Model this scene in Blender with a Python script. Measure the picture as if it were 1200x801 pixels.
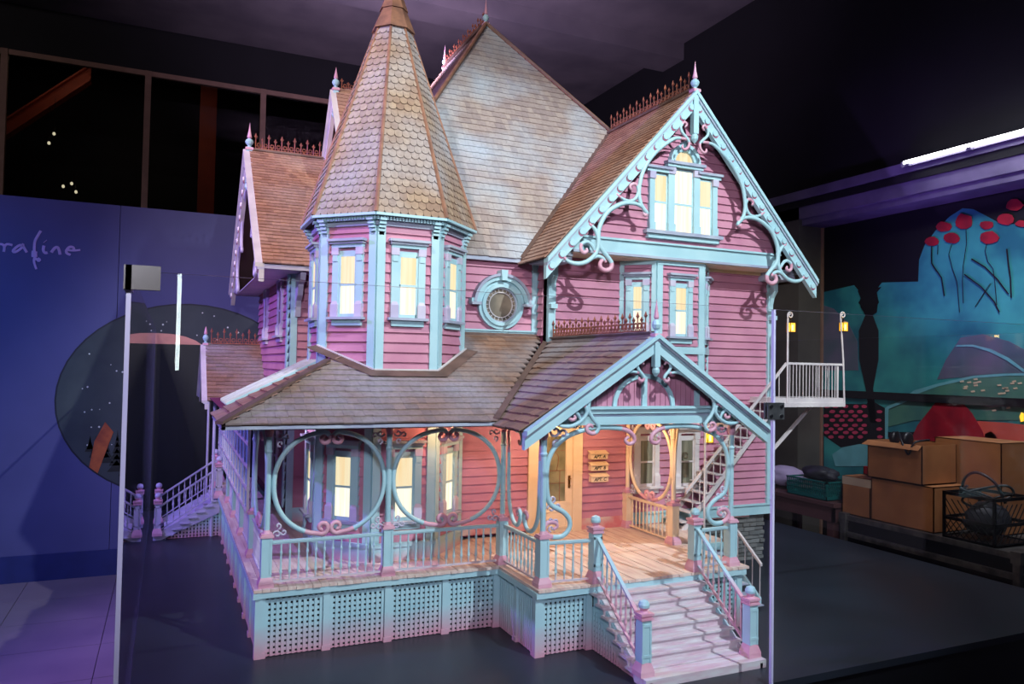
import bpy, math, random
from math import sin, cos, pi, sqrt, radians
from mathutils import Vector, Matrix
random.seed(7)
for o in list(bpy.data.objects): bpy.data.objects.remove(o)
SC = bpy.context.scene; COL = SC.collection

# ---------------- camera, world, lights, exposure ----------------
def make_camera():
    yaw, pitch, roll = 0.422873523, 0.0308921951, -0.0176469076
    f = Vector((sin(yaw)*cos(pitch), cos(yaw)*cos(pitch), sin(pitch)))
    rt = Vector((cos(yaw), -sin(yaw), 0)); dn = f.cross(rt)
    r2 = cos(roll)*rt + sin(roll)*dn; d2 = -sin(roll)*rt + cos(roll)*dn
    m = Matrix((r2, -d2, -f)).transposed().to_4x4()
    m.translation = Vector((-0.359, -3.254, 1.2))
    cd = bpy.data.cameras.new('camera'); cd.sensor_width = 36; cd.lens = 892.9/1200*36; cd.clip_start = .02
    c = bpy.data.objects.new('camera', cd); COL.objects.link(c); c.matrix_world = m; SC.camera = c
make_camera()
w = bpy.data.worlds.new('world'); SC.world = w; w.use_nodes = True
w.node_tree.nodes['Background'].inputs[0].default_value = (.42, .38, .52, 1)
w.node_tree.nodes['Background'].inputs[1].default_value = .17
SC.view_settings.view_transform = 'Standard'; SC.view_settings.look = 'None'
SC.view_settings.gamma = 1; SC.view_settings.exposure = 0.0
def aim(o, p, t):
    o.location = p; o.rotation_euler = (Vector(t)-Vector(p)).to_track_quat('-Z', 'Y').to_euler()
def spot(name, p, t, e, col, size=60, rad=.04, blend=.4):
    l = bpy.data.lights.new(name, 'SPOT'); l.energy = e; l.color = col; l.spot_size = radians(size); l.spot_blend = blend; l.shadow_soft_size = rad
    o = bpy.data.objects.new(name, l); COL.objects.link(o); aim(o, p, t); return o
def area(name, p, t, e, col, sx, sy):
    l = bpy.data.lights.new(name, 'AREA'); l.energy = e; l.color = col; l.shape = 'RECTANGLE'; l.size = sx; l.size_y = sy
    o = bpy.data.objects.new(name, l); COL.objects.link(o); aim(o, p, t); return o
def point(name, p, e, col, rad=.01):
    l = bpy.data.lights.new(name, 'POINT'); l.energy = e; l.color = col; l.shadow_soft_size = rad
    o = bpy.data.objects.new(name, l); COL.objects.link(o); o.location = p; return o
spot('key_spot', (2.3, -3.6, 4.5), (1.75, .5, 1.25), 1080, (.84, .95, 1.0), 52, .03, .5)
spot('soft_spot', (-1.0, -4.8, 2.5), (1.2, .5, 1.3), 520, (.86, .84, 1.0), 52, .25, .6)
spot('left_roof_spot', (-1.7, -1.2, 4.8), (.5, 1.7, 2.1), 330, (1.0, .84, .72), 30, .05, .6)
spot('violet_spot', (-3.6, 1.0, 3.2), (.4, 1.2, 1.1), 760, (.42, .24, 1.0), 70, .05, .5)
spot('roof_spot', (-1.6, -2.2, 4.9), (.9, 1.6, 2.3), 520, (1.0, .88, .82), 50, .1, .6)
spot('wall_spot_blue', (-3.2, .6, 2.6), (-2.1, 3.5, -.2), 210, (.02, .30, 1.0), 95, .04, .8)
spot('wall_spot_violet', (-1.6, .2, 4.2), (-.6, 3.5, 1.9), 70, (.80, .64, 1.0), 75, .03, .8)
spot('floor_spot', (-2.6, 1.0, 4.0), (-1.2, 2.2, -.5), 85, (.74, .46, .95), 60, .04, .8)
spot('ceiling_spot', (1.0, 2.6, 3.2), (2.6, 4.4, 5.3), 950, (.52, .40, .66), 130, .4, 1)
spot('pillar_spot', (4.3, .9, 2.3), (5.65, 2.7, 1.4), 22, (1, .92, .8), 60, .05, .8)
spot('end_wall_spot', (-5.6, 2.5, 4.9), (-1.2, 7.2, 4.0), 130, (.85, .7, .75), 60, .03, .8)
spot('mural_spot', (3.9, -.6, 3.6), (5.78, -.1, 1.0), 300, (.92, .95, 1.0), 100, .2, 1)
spot('plinth_spot', (4.2, -2.4, 4.4), (3.4, -.2, 0), 90, (.55, .7, 1.0), 60, .3, 1)
spot('beam_spot', (4.3, 1.4, 1.2), (5.45, 0.6, 3.0), 75, (.38, .2, 1.0), 120, .2, 1)
spot('case_spot', (2.9, -1.0, 2.4), (4.3, .3, .4), 40, (1, .85, .75), 70, .2, 1)
spot('case_spot_violet', (3.5, 2.1, 1.6), (4.0, 1.3, .2), 10, (.45, .12, 1.0), 70, .1, 1)

# ---------------- materials ----------------
def srgb(r, g, b):
    f = lambda c: (c/255/12.92) if c/255 <= .04045 else ((c/255+.055)/1.055)**2.4
    return (f(r), f(g), f(b), 1)
def N(nt, t, **kw):
    n = nt.nodes.new(t)
    for k, v in kw.items(): setattr(n, k, v)
    return n
def base(name, rough=.6, metal=0):
    m = bpy.data.materials.new(name); m.use_nodes = True; b = m.node_tree.nodes['Principled BSDF']
    b.inputs['Roughness'].default_value = rough; b.inputs['Metallic'].default_value = metal
    return m, m.node_tree, b
def mix(nt, fac, a, b, mode='MIX'):
    n = N(nt, 'ShaderNodeMix', data_type='RGBA', blend_type=mode)
    for s, v in ((0, fac), (6, a), (7, b)):
        if hasattr(v, 'is_linked') or hasattr(v, 'links'): nt.links.new(v, n.inputs[s])
        else: n.inputs[s].default_value = v
    return n.outputs[2]
def noise(nt, scale, detail=3, stretch=None):
    g = N(nt, 'ShaderNodeNewGeometry'); n = N(nt, 'ShaderNodeTexNoise'); n.inputs['Scale'].default_value = scale; n.inputs['Detail'].default_value = detail
    if stretch:
        mp = N(nt, 'ShaderNodeMapping'); mp.inputs['Scale'].default_value = stretch; nt.links.new(g.outputs['Position'], mp.inputs[0]); nt.links.new(mp.outputs[0], n.inputs['Vector'])
    else: nt.links.new(g.outputs['Position'], n.inputs['Vector'])
    return n.outputs[0]
def ramp(nt, v, a, b):
    n = N(nt, 'ShaderNodeMapRange'); n.inputs[1].default_value = a; n.inputs[2].default_value = b; nt.links.new(v, n.inputs[0]); return n.outputs[0]
def paint(name, c, c2=None, rough=.6, scale=9, metal=0, fade=None, stretch=None, bump=0, spec=None):
    """plain paint with slight variation; fade=(z0,z1,colour): a sprayed-on colour below z1"""
    m, nt, b = base(name, rough, metal)
    c2 = c2 or tuple(x*.82 for x in c[:3])+(1,)
    col = mix(nt, ramp(nt, noise(nt, scale, 3, stretch), .35, .65), c, c2)
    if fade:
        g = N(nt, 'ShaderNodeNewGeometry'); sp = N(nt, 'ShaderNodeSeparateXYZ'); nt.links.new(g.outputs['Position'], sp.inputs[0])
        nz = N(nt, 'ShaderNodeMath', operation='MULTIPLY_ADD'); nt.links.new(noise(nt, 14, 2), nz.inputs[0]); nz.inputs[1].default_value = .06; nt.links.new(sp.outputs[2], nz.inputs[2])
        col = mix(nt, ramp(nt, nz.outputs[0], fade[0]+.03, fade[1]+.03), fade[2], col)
    nt.links.new(col, b.inputs['Base Color'])
    if spec is not None: b.inputs['Specular IOR Level'].default_value = spec
    if bump:
        bn = N(nt, 'ShaderNodeBump'); bn.inputs['Strength'].default_value = bump; bn.inputs['Distance'].default_value = .004
        nt.links.new(noise(nt, 60, 4, stretch), bn.inputs['Height']); nt.links.new(bn.outputs[0], b.inputs['Normal'])
    return m
def shingle_mat(name, cols, bluish=.5, rand=.35):
    m, nt, b = base(name, .8)
    oi = N(nt, 'ShaderNodeObjectInfo'); ge = N(nt, 'ShaderNodeNewGeometry')
    ad = N(nt, 'ShaderNodeMath', operation='ADD'); nt.links.new(oi.outputs['Random'], ad.inputs[0]); nt.links.new(ge.outputs['Random Per Island'], ad.inputs[1])
    fr = N(nt, 'ShaderNodeMath', operation='FRACT'); nt.links.new(ad.outputs[0], fr.inputs[0])
    c = mix(nt, fr.outputs[0], cols[0], cols[1])
    c = mix(nt, ramp(nt, noise(nt, 2.3, 2), .42, .68), c, mix(nt, bluish, c, cols[2]))
    c = mix(nt, ramp(nt, noise(nt, 55, 4, (1, 1, 1)), .3, .75), mix(nt, rand, c, (.08, .05, .04, 1)), c)
    nt.links.new(c, b.inputs['Base Color']); return m
def emit(name, c, s, folds=False):
    m, nt, b = base(name, .6)
    b.inputs['Base Color'].default_value = (.05, .05, .05, 1)
    b.inputs['Emission Strength'].default_value = s; b.inputs['Emission Color'].default_value = c
    if folds:   # lit cloth curtain: hanging folds
        g = N(nt, 'ShaderNodeNewGeometry'); mp = N(nt, 'ShaderNodeMapping'); mp.inputs['Scale'].default_value = (70, 70, 2.5); nt.links.new(g.outputs['Position'], mp.inputs[0])
        n = N(nt, 'ShaderNodeTexNoise'); n.inputs['Scale'].default_value = 1; n.inputs['Detail'].default_value = 2; nt.links.new(mp.outputs[0], n.inputs['Vector'])
        nt.links.new(mix(nt, ramp(nt, n.outputs[0], .35, .65), c, folds), b.inputs['Emission Color'])
    return m
def glassmat(name, tint=(1, 1, 1, 1), rough=0.0, haze=0):
    m = bpy.data.materials.new(name); m.use_nodes = True; nt = m.node_tree; nt.nodes.clear()
    out = N(nt, 'ShaderNodeOutputMaterial'); t = N(nt, 'ShaderNodeBsdfTransparent'); t.inputs[0].default_value = tint
    gl = N(nt, 'ShaderNodeBsdfGlossy'); gl.inputs['Roughness'].default_value = rough
    fr = N(nt, 'ShaderNodeFresnel'); ge = N(nt, 'ShaderNodeNewGeometry'); mr = N(nt, 'ShaderNodeMapRange'); mr.inputs[3].default_value = 1.35; mr.inputs[4].default_value = 1/1.35; nt.links.new(ge.outputs['Backfacing'], mr.inputs[0]); nt.links.new(mr.outputs[0], fr.inputs[0])
    mx = N(nt, 'ShaderNodeMixShader'); nt.links.new(fr.outputs[0], mx.inputs[0]); nt.links.new(t.outputs[0], mx.inputs[1]); nt.links.new(gl.outputs[0], mx.inputs[2])
    nt.links.new(mx.outputs[0], out.inputs[0]); return m
PINK = srgb(192, 132, 152); PINKD = srgb(178, 116, 140); TEAL = srgb(172, 208, 213); ROSE = srgb(214, 168, 182)
M = {
 'siding': paint('rose_clapboard_paint', PINK, PINKD, .65, 6),
 'panel': paint('rose_wall_core', srgb(120, 44, 84), None, .8, 6),
 'trim': paint('pale_teal_paint', TEAL, srgb(158, 198, 206), .5, 5),
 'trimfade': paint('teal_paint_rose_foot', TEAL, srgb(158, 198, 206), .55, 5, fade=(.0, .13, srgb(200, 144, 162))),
 'trimdeck': paint('teal_paint_rose_base', TEAL, srgb(166, 200, 208), .55, 5, fade=(.27, .33, srgb(208, 160, 172))),
 'rose': paint('rose_trim_paint', ROSE, srgb(204, 146, 166), .5, 12),
 'scallopshadow': paint('painted_scallop_shadow', srgb(178, 96, 128), None, .6),  # shadow tone painted behind the rake scallops
 'flash': paint('brown_flashing', srgb(112, 88, 78), srgb(90, 70, 62), .6, 12),
 'lav': paint('lavender_trim_paint', srgb(196, 192, 206), srgb(178, 172, 198), .5, 8),
 'cream': paint('cream_trim_paint', srgb(238, 218, 186), srgb(224, 200, 166), .5, 6),
 'cornice': paint('grey_violet_paint', srgb(172, 182, 194), srgb(150, 156, 178), .5, 8),
 'white': paint('white_rail_paint', srgb(214, 208, 206), srgb(196, 188, 190), .5, 8),
 'step': paint('worn_step_paint', srgb(206, 204, 206), srgb(198, 172, 184), .6, 10, stretch=(1, 4, 4)),
 'deck': paint('worn_deck_boards', srgb(222, 206, 192), srgb(202, 174, 164), .6, 7, stretch=(6, .8, 1), bump=.3),
 'deckfade': paint('rose_baseboard', srgb(206, 186, 178), srgb(204, 120, 124), .6, 12),
 'shing': shingle_mat('cedar_shingles', (srgb(156, 120, 96), srgb(124, 96, 80), srgb(164, 164, 170)), .75),
 'shingL': shingle_mat('cedar_shingles_tan', (srgb(188, 140, 112), srgb(150, 106, 84), srgb(190, 170, 160)), .5),
 'shingT': shingle_mat('scalloped_shingles', (srgb(168, 144, 118), srgb(142, 116, 96), srgb(172, 174, 180)), .85),
 'shingM': shingle_mat('projection_mottled_main_shingles', (srgb(176, 162, 152), srgb(152, 138, 134), srgb(186, 202, 214)), .85, .25),  # pale bluish patches are projected light, put into the shingle colour
 'underroof': paint('dark_roof_felt', srgb(56, 36, 30), None, .9),
 'cap': paint('copper_brown_cap', srgb(146, 104, 80), srgb(116, 82, 66), .6, 20),
 'iron': paint('rust_iron_cresting', srgb(158, 92, 66), srgb(120, 64, 52), .5, 30),
 'lit': emit('lit_curtain', (1.0, .86, .55, 1), 1.0, (1.0, .74, .38, 1)),
 'litlow': emit('lit_curtain_lower', (1.0, .95, .78, 1), 1.25, (1.0, .86, .56, 1)),
 'dim': paint('grey_green_curtain', srgb(140, 138, 118), srgb(84, 84, 70), .7, 1, stretch=(60, 60, 2)),
 'doorglass': paint('frosted_door_glass', srgb(150, 146, 116), srgb(96, 96, 74), .15, 9),
 'roundglass': paint('round_window_glass', srgb(150, 138, 120), srgb(104, 100, 92), .12, 8),
 'brass': paint('brass', srgb(150, 110, 60), None, .3, 9, metal=1),
 'stone': shingle_mat('foundation_stone', (srgb(120, 124, 124), srgb(84, 90, 92), srgb(130, 120, 104)), .4),
 'mortar': paint('dark_mortar', srgb(50, 52, 54), None, .9),
 'black': paint('black_lacquer', srgb(20, 21, 26), srgb(14, 14, 18), .32, 2),
 'plinth': paint('black_tabletop', srgb(40, 46, 56), srgb(32, 36, 44), .38, 1.6, bump=.03),
 'plinthside': paint('black_plinth_side', srgb(12, 12, 16), None, .5),
 'glass': glassmat('clear_glass', (.985, .99, 1, 1)),
 'glassedge': paint('polished_glass_edge', srgb(205, 205, 230), srgb(190, 190, 225), .25, 3),
 'steel': paint('brushed_steel', srgb(120, 124, 128), srgb(90, 94, 98), .35, 20, metal=.8),
 'bluewall': paint('indigo_wall_paint', srgb(84, 82, 136), srgb(76, 74, 126), .75, 1.3),
 'bluebase': paint('navy_base_paint', srgb(34, 42, 110), None, .6),
 'letter': paint('pale_violet_letters', srgb(208, 170, 226), None, .6),
 'night': paint('night_sky_print', srgb(58, 66, 72), srgb(44, 52, 62), .6, 4),
 'nightbk': paint('black_print', srgb(9, 12, 22), None, .5),
 'ring': paint('navy_ring_print', srgb(14, 14, 40), None, .6),
 'star': paint('white_star_print', srgb(240, 240, 235), None, .6),
 'salmon': paint('salmon_print', srgb(232, 160, 140), None, .6),
 'orange': paint('orange_print', srgb(190, 92, 46), srgb(150, 60, 36), .6, 12),
 'fir': paint('dark_fir_print', srgb(12, 18, 22), None, .6),
 'tile': paint('grey_floor_tile', srgb(140, 122, 134), srgb(122, 106, 122), .42, 2.2),
 'grout': paint('dark_grout', srgb(40, 36, 44), None, .8),
 'concrete': paint('ceiling_concrete', srgb(120, 112, 116), srgb(98, 92, 98), .9, 1.5),
 'blackwall': paint('black_wall', srgb(17, 17, 22), srgb(12, 12, 16), .8, 2),
 'pillar': paint('grey_pillar_paint', srgb(96, 92, 86), srgb(82, 78, 74), .7, 3),
 'header': paint('header_paint', srgb(120, 112, 140), srgb(96, 90, 116), .6, 3),
 'mullion': paint('brown_metal_mullion', srgb(150, 118, 100), None, .5),
 'darkglass': glassmat('window_glass', (.5, .5, .5, 1)),
 'beam': paint('orange_steel_beam', srgb(180, 72, 44), None, .6),
 'tube': emit('tube_light', (.95, .98, 1, 1), 14),
 'led': emit('vertical_led', (.85, 1, 1, 1), 26),
 'lamp': emit('far_lamp', (1, .9, .6, 1), 2.5),
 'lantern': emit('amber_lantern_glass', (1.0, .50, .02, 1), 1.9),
 'lanternhot': emit('amber_lantern_core', (1.0, .80, .22, 1), 3.0),
 'mteal': paint('mural_teal', srgb(62, 166, 164), srgb(28, 104, 124), .7, 2.2),
 'mdeep': paint('mural_deep_blue', srgb(20, 66, 100), srgb(48, 110, 130), .7, 3),
 'mblack': paint('mural_black', srgb(10, 10, 20), None, .7),
 'mred': paint('mural_crimson', srgb(176, 22, 46), srgb(140, 14, 40), .7, 8),
 'mpink': paint('mural_pink', srgb(222, 70, 110), None, .7),
 'mcoral': paint('mural_coral', srgb(236, 96, 84), None, .7, 3),
 'mgreen': paint('mural_green', srgb(62, 118, 112), srgb(84, 140, 120), .7, 5),
 'mgrey': paint('mural_slate', srgb(84, 100, 116), srgb(110, 104, 130), .7, 4),
 'mlight': paint('mural_pale_cyan', srgb(120, 196, 206), None, .7),
 'card': paint('cardboard', srgb(172, 112, 66), srgb(150, 96, 56), .8, 5),
 'cardlight': paint('cardboard_pale_tape', srgb(196, 170, 140), None, .6, 5),
 'green': paint('dark_green_plastic', srgb(10, 96, 92), None, .45),
 'cloth': paint('lilac_cloth', srgb(176, 160, 190), None, .9, 5),
 'blackcloth': paint('black_cloth', srgb(24, 24, 32), srgb(40, 40, 50), .6, 12),
 'blackplastic': paint('black_plastic', srgb(16, 17, 22), None, .4),
 'alu': paint('scuffed_aluminium', srgb(120, 116, 112), srgb(80, 78, 78), .4, 14, metal=.6),
 'redplastic': paint('red_plastic', srgb(190, 24, 30), None, .4),
 'woodtable': paint('dark_table_wood', srgb(92, 60, 60), None, .6, 6),
 'bronze': paint('bronze_gloss', srgb(58, 50, 40), None, .3),
}

# ---------------- mesh builder ----------------
class MB:
    def __init__(s, T=None): s.v = []; s.f = []; s.m = []; s.T = T
    def add(s, vs, fs, mi=0):
        o = len(s.v)
        s.v += [tuple(s.T(*p)) if s.T else tuple(p) for p in vs]
        s.f += [tuple(i+o for i in f) for f in fs]; s.m += [mi]*len(fs)
    def box(s, x0, y0, z0, x1, y1, z1, mi=0):
        s.add([(x0,y0,z0),(x1,y0,z0),(x1,y1,z0),(x0,y1,z0),(x0,y0,z1),(x1,y0,z1),(x1,y1,z1),(x0,y1,z1)],
              [(0,3,2,1),(4,5,6,7),(0,1,5,4),(1,2,6,5),(2,3,7,6),(3,0,4,7)], mi)
    def hexa(s, vs, mi=0):
        s.add(vs, [(0,3,2,1),(4,5,6,7),(0,1,5,4),(1,2,6,5),(2,3,7,6),(3,0,4,7)], mi)
    def prism(s, pts, d, mi=0):
        """pts: list of 3D points (planar), d: extrusion vector"""
        n = len(pts); d = Vector(d); a = [Vector(p) for p in pts]; b = [p+d for p in a]
        s.add([tuple(p) for p in a+b], [tuple(range(n))[::-1], tuple(range(n, 2*n))]+[(i, (i+1) % n, n+(i+1) % n, n+i) for i in range(n)], mi)
    def beam(s, p0, p1, wd, h, mi=0, up=(0, 0, 1)):
        p0 = Vector(p0); p1 = Vector(p1); d = (p1-p0).normalized(); up = Vector(up)
        sd = d.cross(up).normalized()*wd/2; u = up*h/2
        s.hexa([tuple(p) for p in (p0-sd-u, p0+sd-u, p1+sd-u, p1-sd-u, p0-sd+u, p0+sd+u, p1+sd+u, p1-sd+u)], mi)
    def tube(s, pts, r, k=6, mi=0, flat=1.0, nrm=None, mends=None):
        """tube through pts; r number or list; nrm: plane normal for flat bands (depth = r*flat)"""
        P = [Vector(p) for p in pts]; n = len(P); R = r if isinstance(r, (list, tuple)) else [r]*n
        vs = []; prev = Vector(nrm) if nrm else None
        for i in range(n):
            t = (P[min(i+1, n-1)]-P[max(i-1, 0)]).normalized()
            if prev is None: prev = t.orthogonal().normalized()
            a = (prev - t*prev.dot(t)).normalized(); b = t.cross(a)
            if not nrm: prev = a
            for j in range(k):
                an = 2*pi*(j+.5)/k; vs.append(tuple(P[i]+a*(cos(an)*R[i]*flat)+b*(sin(an)*R[i])))
        o = len(s.v); s.v += [tuple(s.T(*p)) if s.T else p for p in vs]
        for i in range(n-1):
            mm = mi
            if mends and (i < mends[0] or i >= n-1-mends[1]): mm = mends[2]
            for j in range(k):
                s.f.append((o+i*k+j, o+i*k+(j+1) % k, o+(i+1)*k+(j+1) % k, o+(i+1)*k+j)); s.m.append(mm)
        s.f.append(tuple(o+j for j in range(k))[::-1]); s.m.append(mi); s.f.append(tuple(o+(n-1)*k+j for j in range(k))); s.m.append(mi)
    def lathe(s, prof, k=10, c=(0, 0), mi=0, mis=None, axis='z'):
        """prof: list of (r, h) ; axis z through c"""
        o = []
        for r, h in prof:
            for j in range(k):
                a = 2*pi*j/k+pi/k
                if axis == 'z': o.append((c[0]+r*cos(a), c[1]+r*sin(a), h))
                elif axis == 'y': o.append((c[0]+r*cos(a), h, c[1]+r*sin(a)))
                else: o.append((h, c[0]+r*cos(a), c[1]+r*sin(a)))
        base_ = len(s.v); s.v += [tuple(s.T(*p)) if s.T else p for p in o]
        for i in range(len(prof)-1):
            mm = mis[i] if mis else mi
            for j in range(k): s.f.append((base_+i*k+j, base_+i*k+(j+1) % k, base_+(i+1)*k+(j+1) % k, base_+(i+1)*k+j)); s.m.append(mm)
        if prof[0][0] > 1e-4: s.f.append(tuple(base_+j for j in range(k))[::-1]); s.m.append(mi)
        if prof[-1][0] > 1e-4: s.f.append(tuple(base_+(len(prof)-1)*k+j for j in range(k))); s.m.append(mi)
    def mesh(s, name, mats, smooth=False):
        me = bpy.data.meshes.new(name); me.from_pydata(s.v, [], s.f)
        for m in (mats if isinstance(mats, (list, tuple)) else [mats]): me.materials.append(M[m] if isinstance(m, str) else m)
        me.polygons.foreach_set('material_index', s.m)
        if smooth: me.polygons.foreach_set('use_smooth', [True]*len(s.f))
        import bmesh
        b = bmesh.new(); b.from_mesh(me); bmesh.ops.recalc_face_normals(b, faces=b.faces); b.to_mesh(me); b.free()
        me.update(); return me
    def obj(s, name, mats, parent=None, smooth=False, kind=None, label=None):
        return put(name, s.mesh(name, mats, smooth), parent, kind=kind, label=label)
def put(name, me, parent=None, mat=None, kind=None, label=None):
    o = bpy.data.objects.new(name, me); COL.objects.link(o)
    if parent: o.parent = parent
    if mat is not None: o.matrix_local = mat
    if kind: o['kind'] = kind
    if label: o['label'] = label
    return o
def thing(name, label, cat, loc=(0, 0, 0), group=None):
    o = bpy.data.objects.new(name, None); COL.objects.link(o); o.location = loc; o.empty_display_size = .1
    o['label'] = label; o['category'] = cat
    if group: o['group'] = group
    return o
def tag(o, label, cat, group=None):
    o['label'] = label; o['category'] = cat
    if group: o['group'] = group
    return o
def frame(ox, oy, ux, uy):
    """wall frame: u along wall, n outward (to the right-hand outside), z up.  n = (uy,-ux)"""
    l = sqrt(ux*ux+uy*uy); ux /= l; uy /= l
    T = lambda u, n, z: (ox+u*ux+n*uy, oy+u*uy-n*ux, z)
    T.mat = Matrix(((ux, uy, 0, ox), (uy, -ux, 0, oy), (0, 0, 1, 0), (0, 0, 0, 1)))
    return T
def smooth_path(pts, sub=3):
    P = [Vector(p) for p in pts]; out = []
    for i in range(len(P)-1):
        a, b, c, d = P[max(i-1, 0)], P[i], P[i+1], P[min(i+2, len(P)-1)]
        for k in range(sub):
            t = k/sub; out.append(.5*((2*b)+(c-a)*t+(2*a-5*b+4*c-d)*t*t+(3*b-a-3*c+d)*t**3))
    return out+[P[-1]]

# =====================================================================
# THE SETTING
# =====================================================================
FZ = -.5
def box_struct(name, b, mat, parent=None):
    m = MB(); m.box(*b); return m.obj(name, mat, parent, kind=None if parent else 'structure')
fl = box_struct('floor', (-7, -6, FZ-.06, 6.2, 7.6, FZ-.006), 'grout')
tm = MB(); tm.box(-.298, -.268, -.006, .298, .268, 0); tme = tm.mesh('floor_tile', 'tile')
for i in range(9):
    for j in range(14):
        x = -.98+.0-i*.6+.0; y = 3.28-j*.54
        put('floor_tile', tme, fl, Matrix.Translation((x, y, FZ)))
for j in range(7): put('floor_tile', tme, fl, Matrix.Translation((-.38, 3.28-j*.54+.0, FZ)))
# ceiling with shallow concrete beams
ce = MB(); ce.box(-7, -6, 5.33, 6.2, 7.6, 5.45)
ce.obj('ceiling', 'concrete', None, kind='structure')
t = MB()
for y in (4.6, 2.0, -.6): t.box(-7, y, 5.12, 5.5, y+.45, 5.33)
t.obj('trim_1', 'concrete', None, kind='structure')
# end wall of the hall with a band of windows, dark room behind
t = MB(); t.box(-7, 7.2, FZ, 6.2, 7.3, 3.0); t.box(-7, 7.2, 4.78, 6.2, 7.3, 5.33); t.box(2.2, 7.2, 3.0, 6.2, 7.3, 4.78)
t.obj('wall_back', 'blackwall', None, kind='structure')
edges = [-5.1, -3.7, -2.2, -.69, .68, 2.15]
for i in range(5):
    t = MB(); x0, x1 = edges[i], edges[i+1]
    t.box(x0-.035, 7.16, 3.0, x0+.035, 7.24, 4.78); t.box(x0, 7.17, 4.72, x1, 7.23, 4.78); t.box(x0, 7.17, 3.0, x1, 7.23, 3.05)
    wi = t.obj('window_%d' % (i+1), 'mullion', None, kind='structure')
    g = MB(); g.box(x0+.035, 7.2, 3.05, x1-.035, 7.21, 4.72); g.obj('pane', 'darkglass', wi)
t = MB(); t.box(-7, 10.2, 2, 6.2, 10.3, 6.2); t.box(-7, 7.3, 5.6, 6.2, 10.2, 5.7); t.box(-7, 7.3, 2.5, 6.2, 10.2, 2.55)
t.obj('wall_gallery', 'blackwall', None, kind='structure')
area('gallery_light', (-1, 8.4, 5.4), (-1, 8.9, 3), 10, (1, .8, .6), 2, .3)
def steel_beam(p0, p1, label, r=.11):
    m = MB(); d = Vector(p1)-Vector(p0)
    mid = (Vector(p0)+Vector(p1))/2; q0 = Vector(p0)-mid; q1 = Vector(p1)-mid
    u = (0, 1, 0) if abs(d.normalized().z) > .9 else (0, 0, 1)
    m.beam(q0+Vector((0, 0, r)), q1+Vector((0, 0, r)), .2, .03, 0, u); m.beam(q0-Vector((0, 0, r)), q1-Vector((0, 0, r)), .2, .03, 0, u); m.beam(q0, q1, .04, 2*r, 0, u)
    o = m.obj('steel_beam', 'beam'); o.location = mid; tag(o, label, 'beam')
steel_beam((-3.2, 9.2, 3.7), (-1.5, 9.2, 5.3), 'slanting orange steel beam behind the leftmost upper windows')
steel_beam((1.1, 9.3, 4.5), (1.75, 9.3, 3.6), 'short orange steel brace behind the upper window nearest the house roof')
m = MB(); m.box(-.12, -.1, 0, .12, -.07, 3); m.box(-.12, .07, 0, .12, .1, 3); m.box(-.02, -.07, 0, .02, .07, 3)
o = m.obj('steel_column', 'beam'); o.location = (.1, 9.6, 2.55); tag(o, 'upright orange steel column seen dimly through the middle upper window', 'column')
lampspots = [(-1.95, 8.9, 4.15), (-1.9, 8.95, 4.3), (-1.75, 8.8, 3.55), (-1.65, 8.8, 3.6), (-1.6, 8.85, 3.5), (-1.05, 9.0, 3.2), (-.05, 9.0, 3.25), (.42, 9.0, 3.3)]
lm = MB(); lm.lathe([(.0, .03), (.016, .02), (.02, 0), (.016, -.01), (.0, -.02)], 8, mi=0); lm.lathe([(.02, .05), (.02, .09), (0, .1)], 6, mi=1); lm.box(-.004, -.004, .1, .004, .004, .5, 1)
lme = lm.mesh('hanging_lamp', ['lamp', 'blackplastic'])
lamplabels = ['small gallery lamp, lower of the upper pair behind the leftmost upper window', 'small gallery lamp, topmost behind the leftmost upper window',
 'small gallery lamp, leftmost of the low cluster by the orange beam', 'small gallery lamp, highest of the low cluster by the orange beam', 'small gallery lamp, lowest and rightmost of the low cluster',
 'small gallery lamp, alone just left of the brown window mullion', 'small gallery lamp, left of the upright orange column', 'small gallery lamp, right of the upright orange column, nearest the house roof']
for p, lb in zip(lampspots, lamplabels):
    o = put('hanging_lamp', lme); o.location = p; tag(o, lb, 'lamp', 'lamps in the dark gallery')
# side walls
box_struct('wall_left', (-7.1, -6, FZ, -7, 7.6, 5.33), 'blackwall')
box_struct('wall_front', (-7, -6.1, FZ, 6.2, -6, 5.33), 'blackwall')
# right wall: black above, opening with a mural below
t = MB(); t.box(5.5, -6, 2.98, 6.2, 7.6, 5.33); t.box(5.5, 2.62, FZ, 6.2, 3.2, 2.98); t.box(5.95, 3.2, FZ, 6.2, 7.6, 2.98)
t.obj('wall_right', 'blackwall', None, kind='structure')
t = MB(); t.box(5.46, -6, 2.74, 5.52, 3.0, 2.86); t.box(5.42, -6, 2.93, 5.52, 3.4, 3.02); t.box(5.5, -6, 2.68, 5.8, 2.63, 2.74)
t.obj('trim_3', 'header', None, kind='structure')
t = MB(); t.box(5.44, -6, 2.86, 5.5, 3.2, 2.93); t.obj('trim_4', 'blackwall', None, kind='structure')
t = MB(); t.box(5.5, 2.60, FZ, 5.80, 2.63, 2.68); t.box(5.46, 2.6, FZ, 5.5, 3.2, 2.98)
t.obj('trim_5', 'pillar', None, kind='structure')
t = MB(); t.box(5.76, 2.585, FZ, 5.79, 2.60, 2.68); t.obj('trim_6', 'mullion', None, kind='structure')
t = MB(); t.box(5.9, 3.2, FZ, 5.95, 5.5, 2.9); t.obj('trim_7', 'pillar', None, kind='structure')
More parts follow.
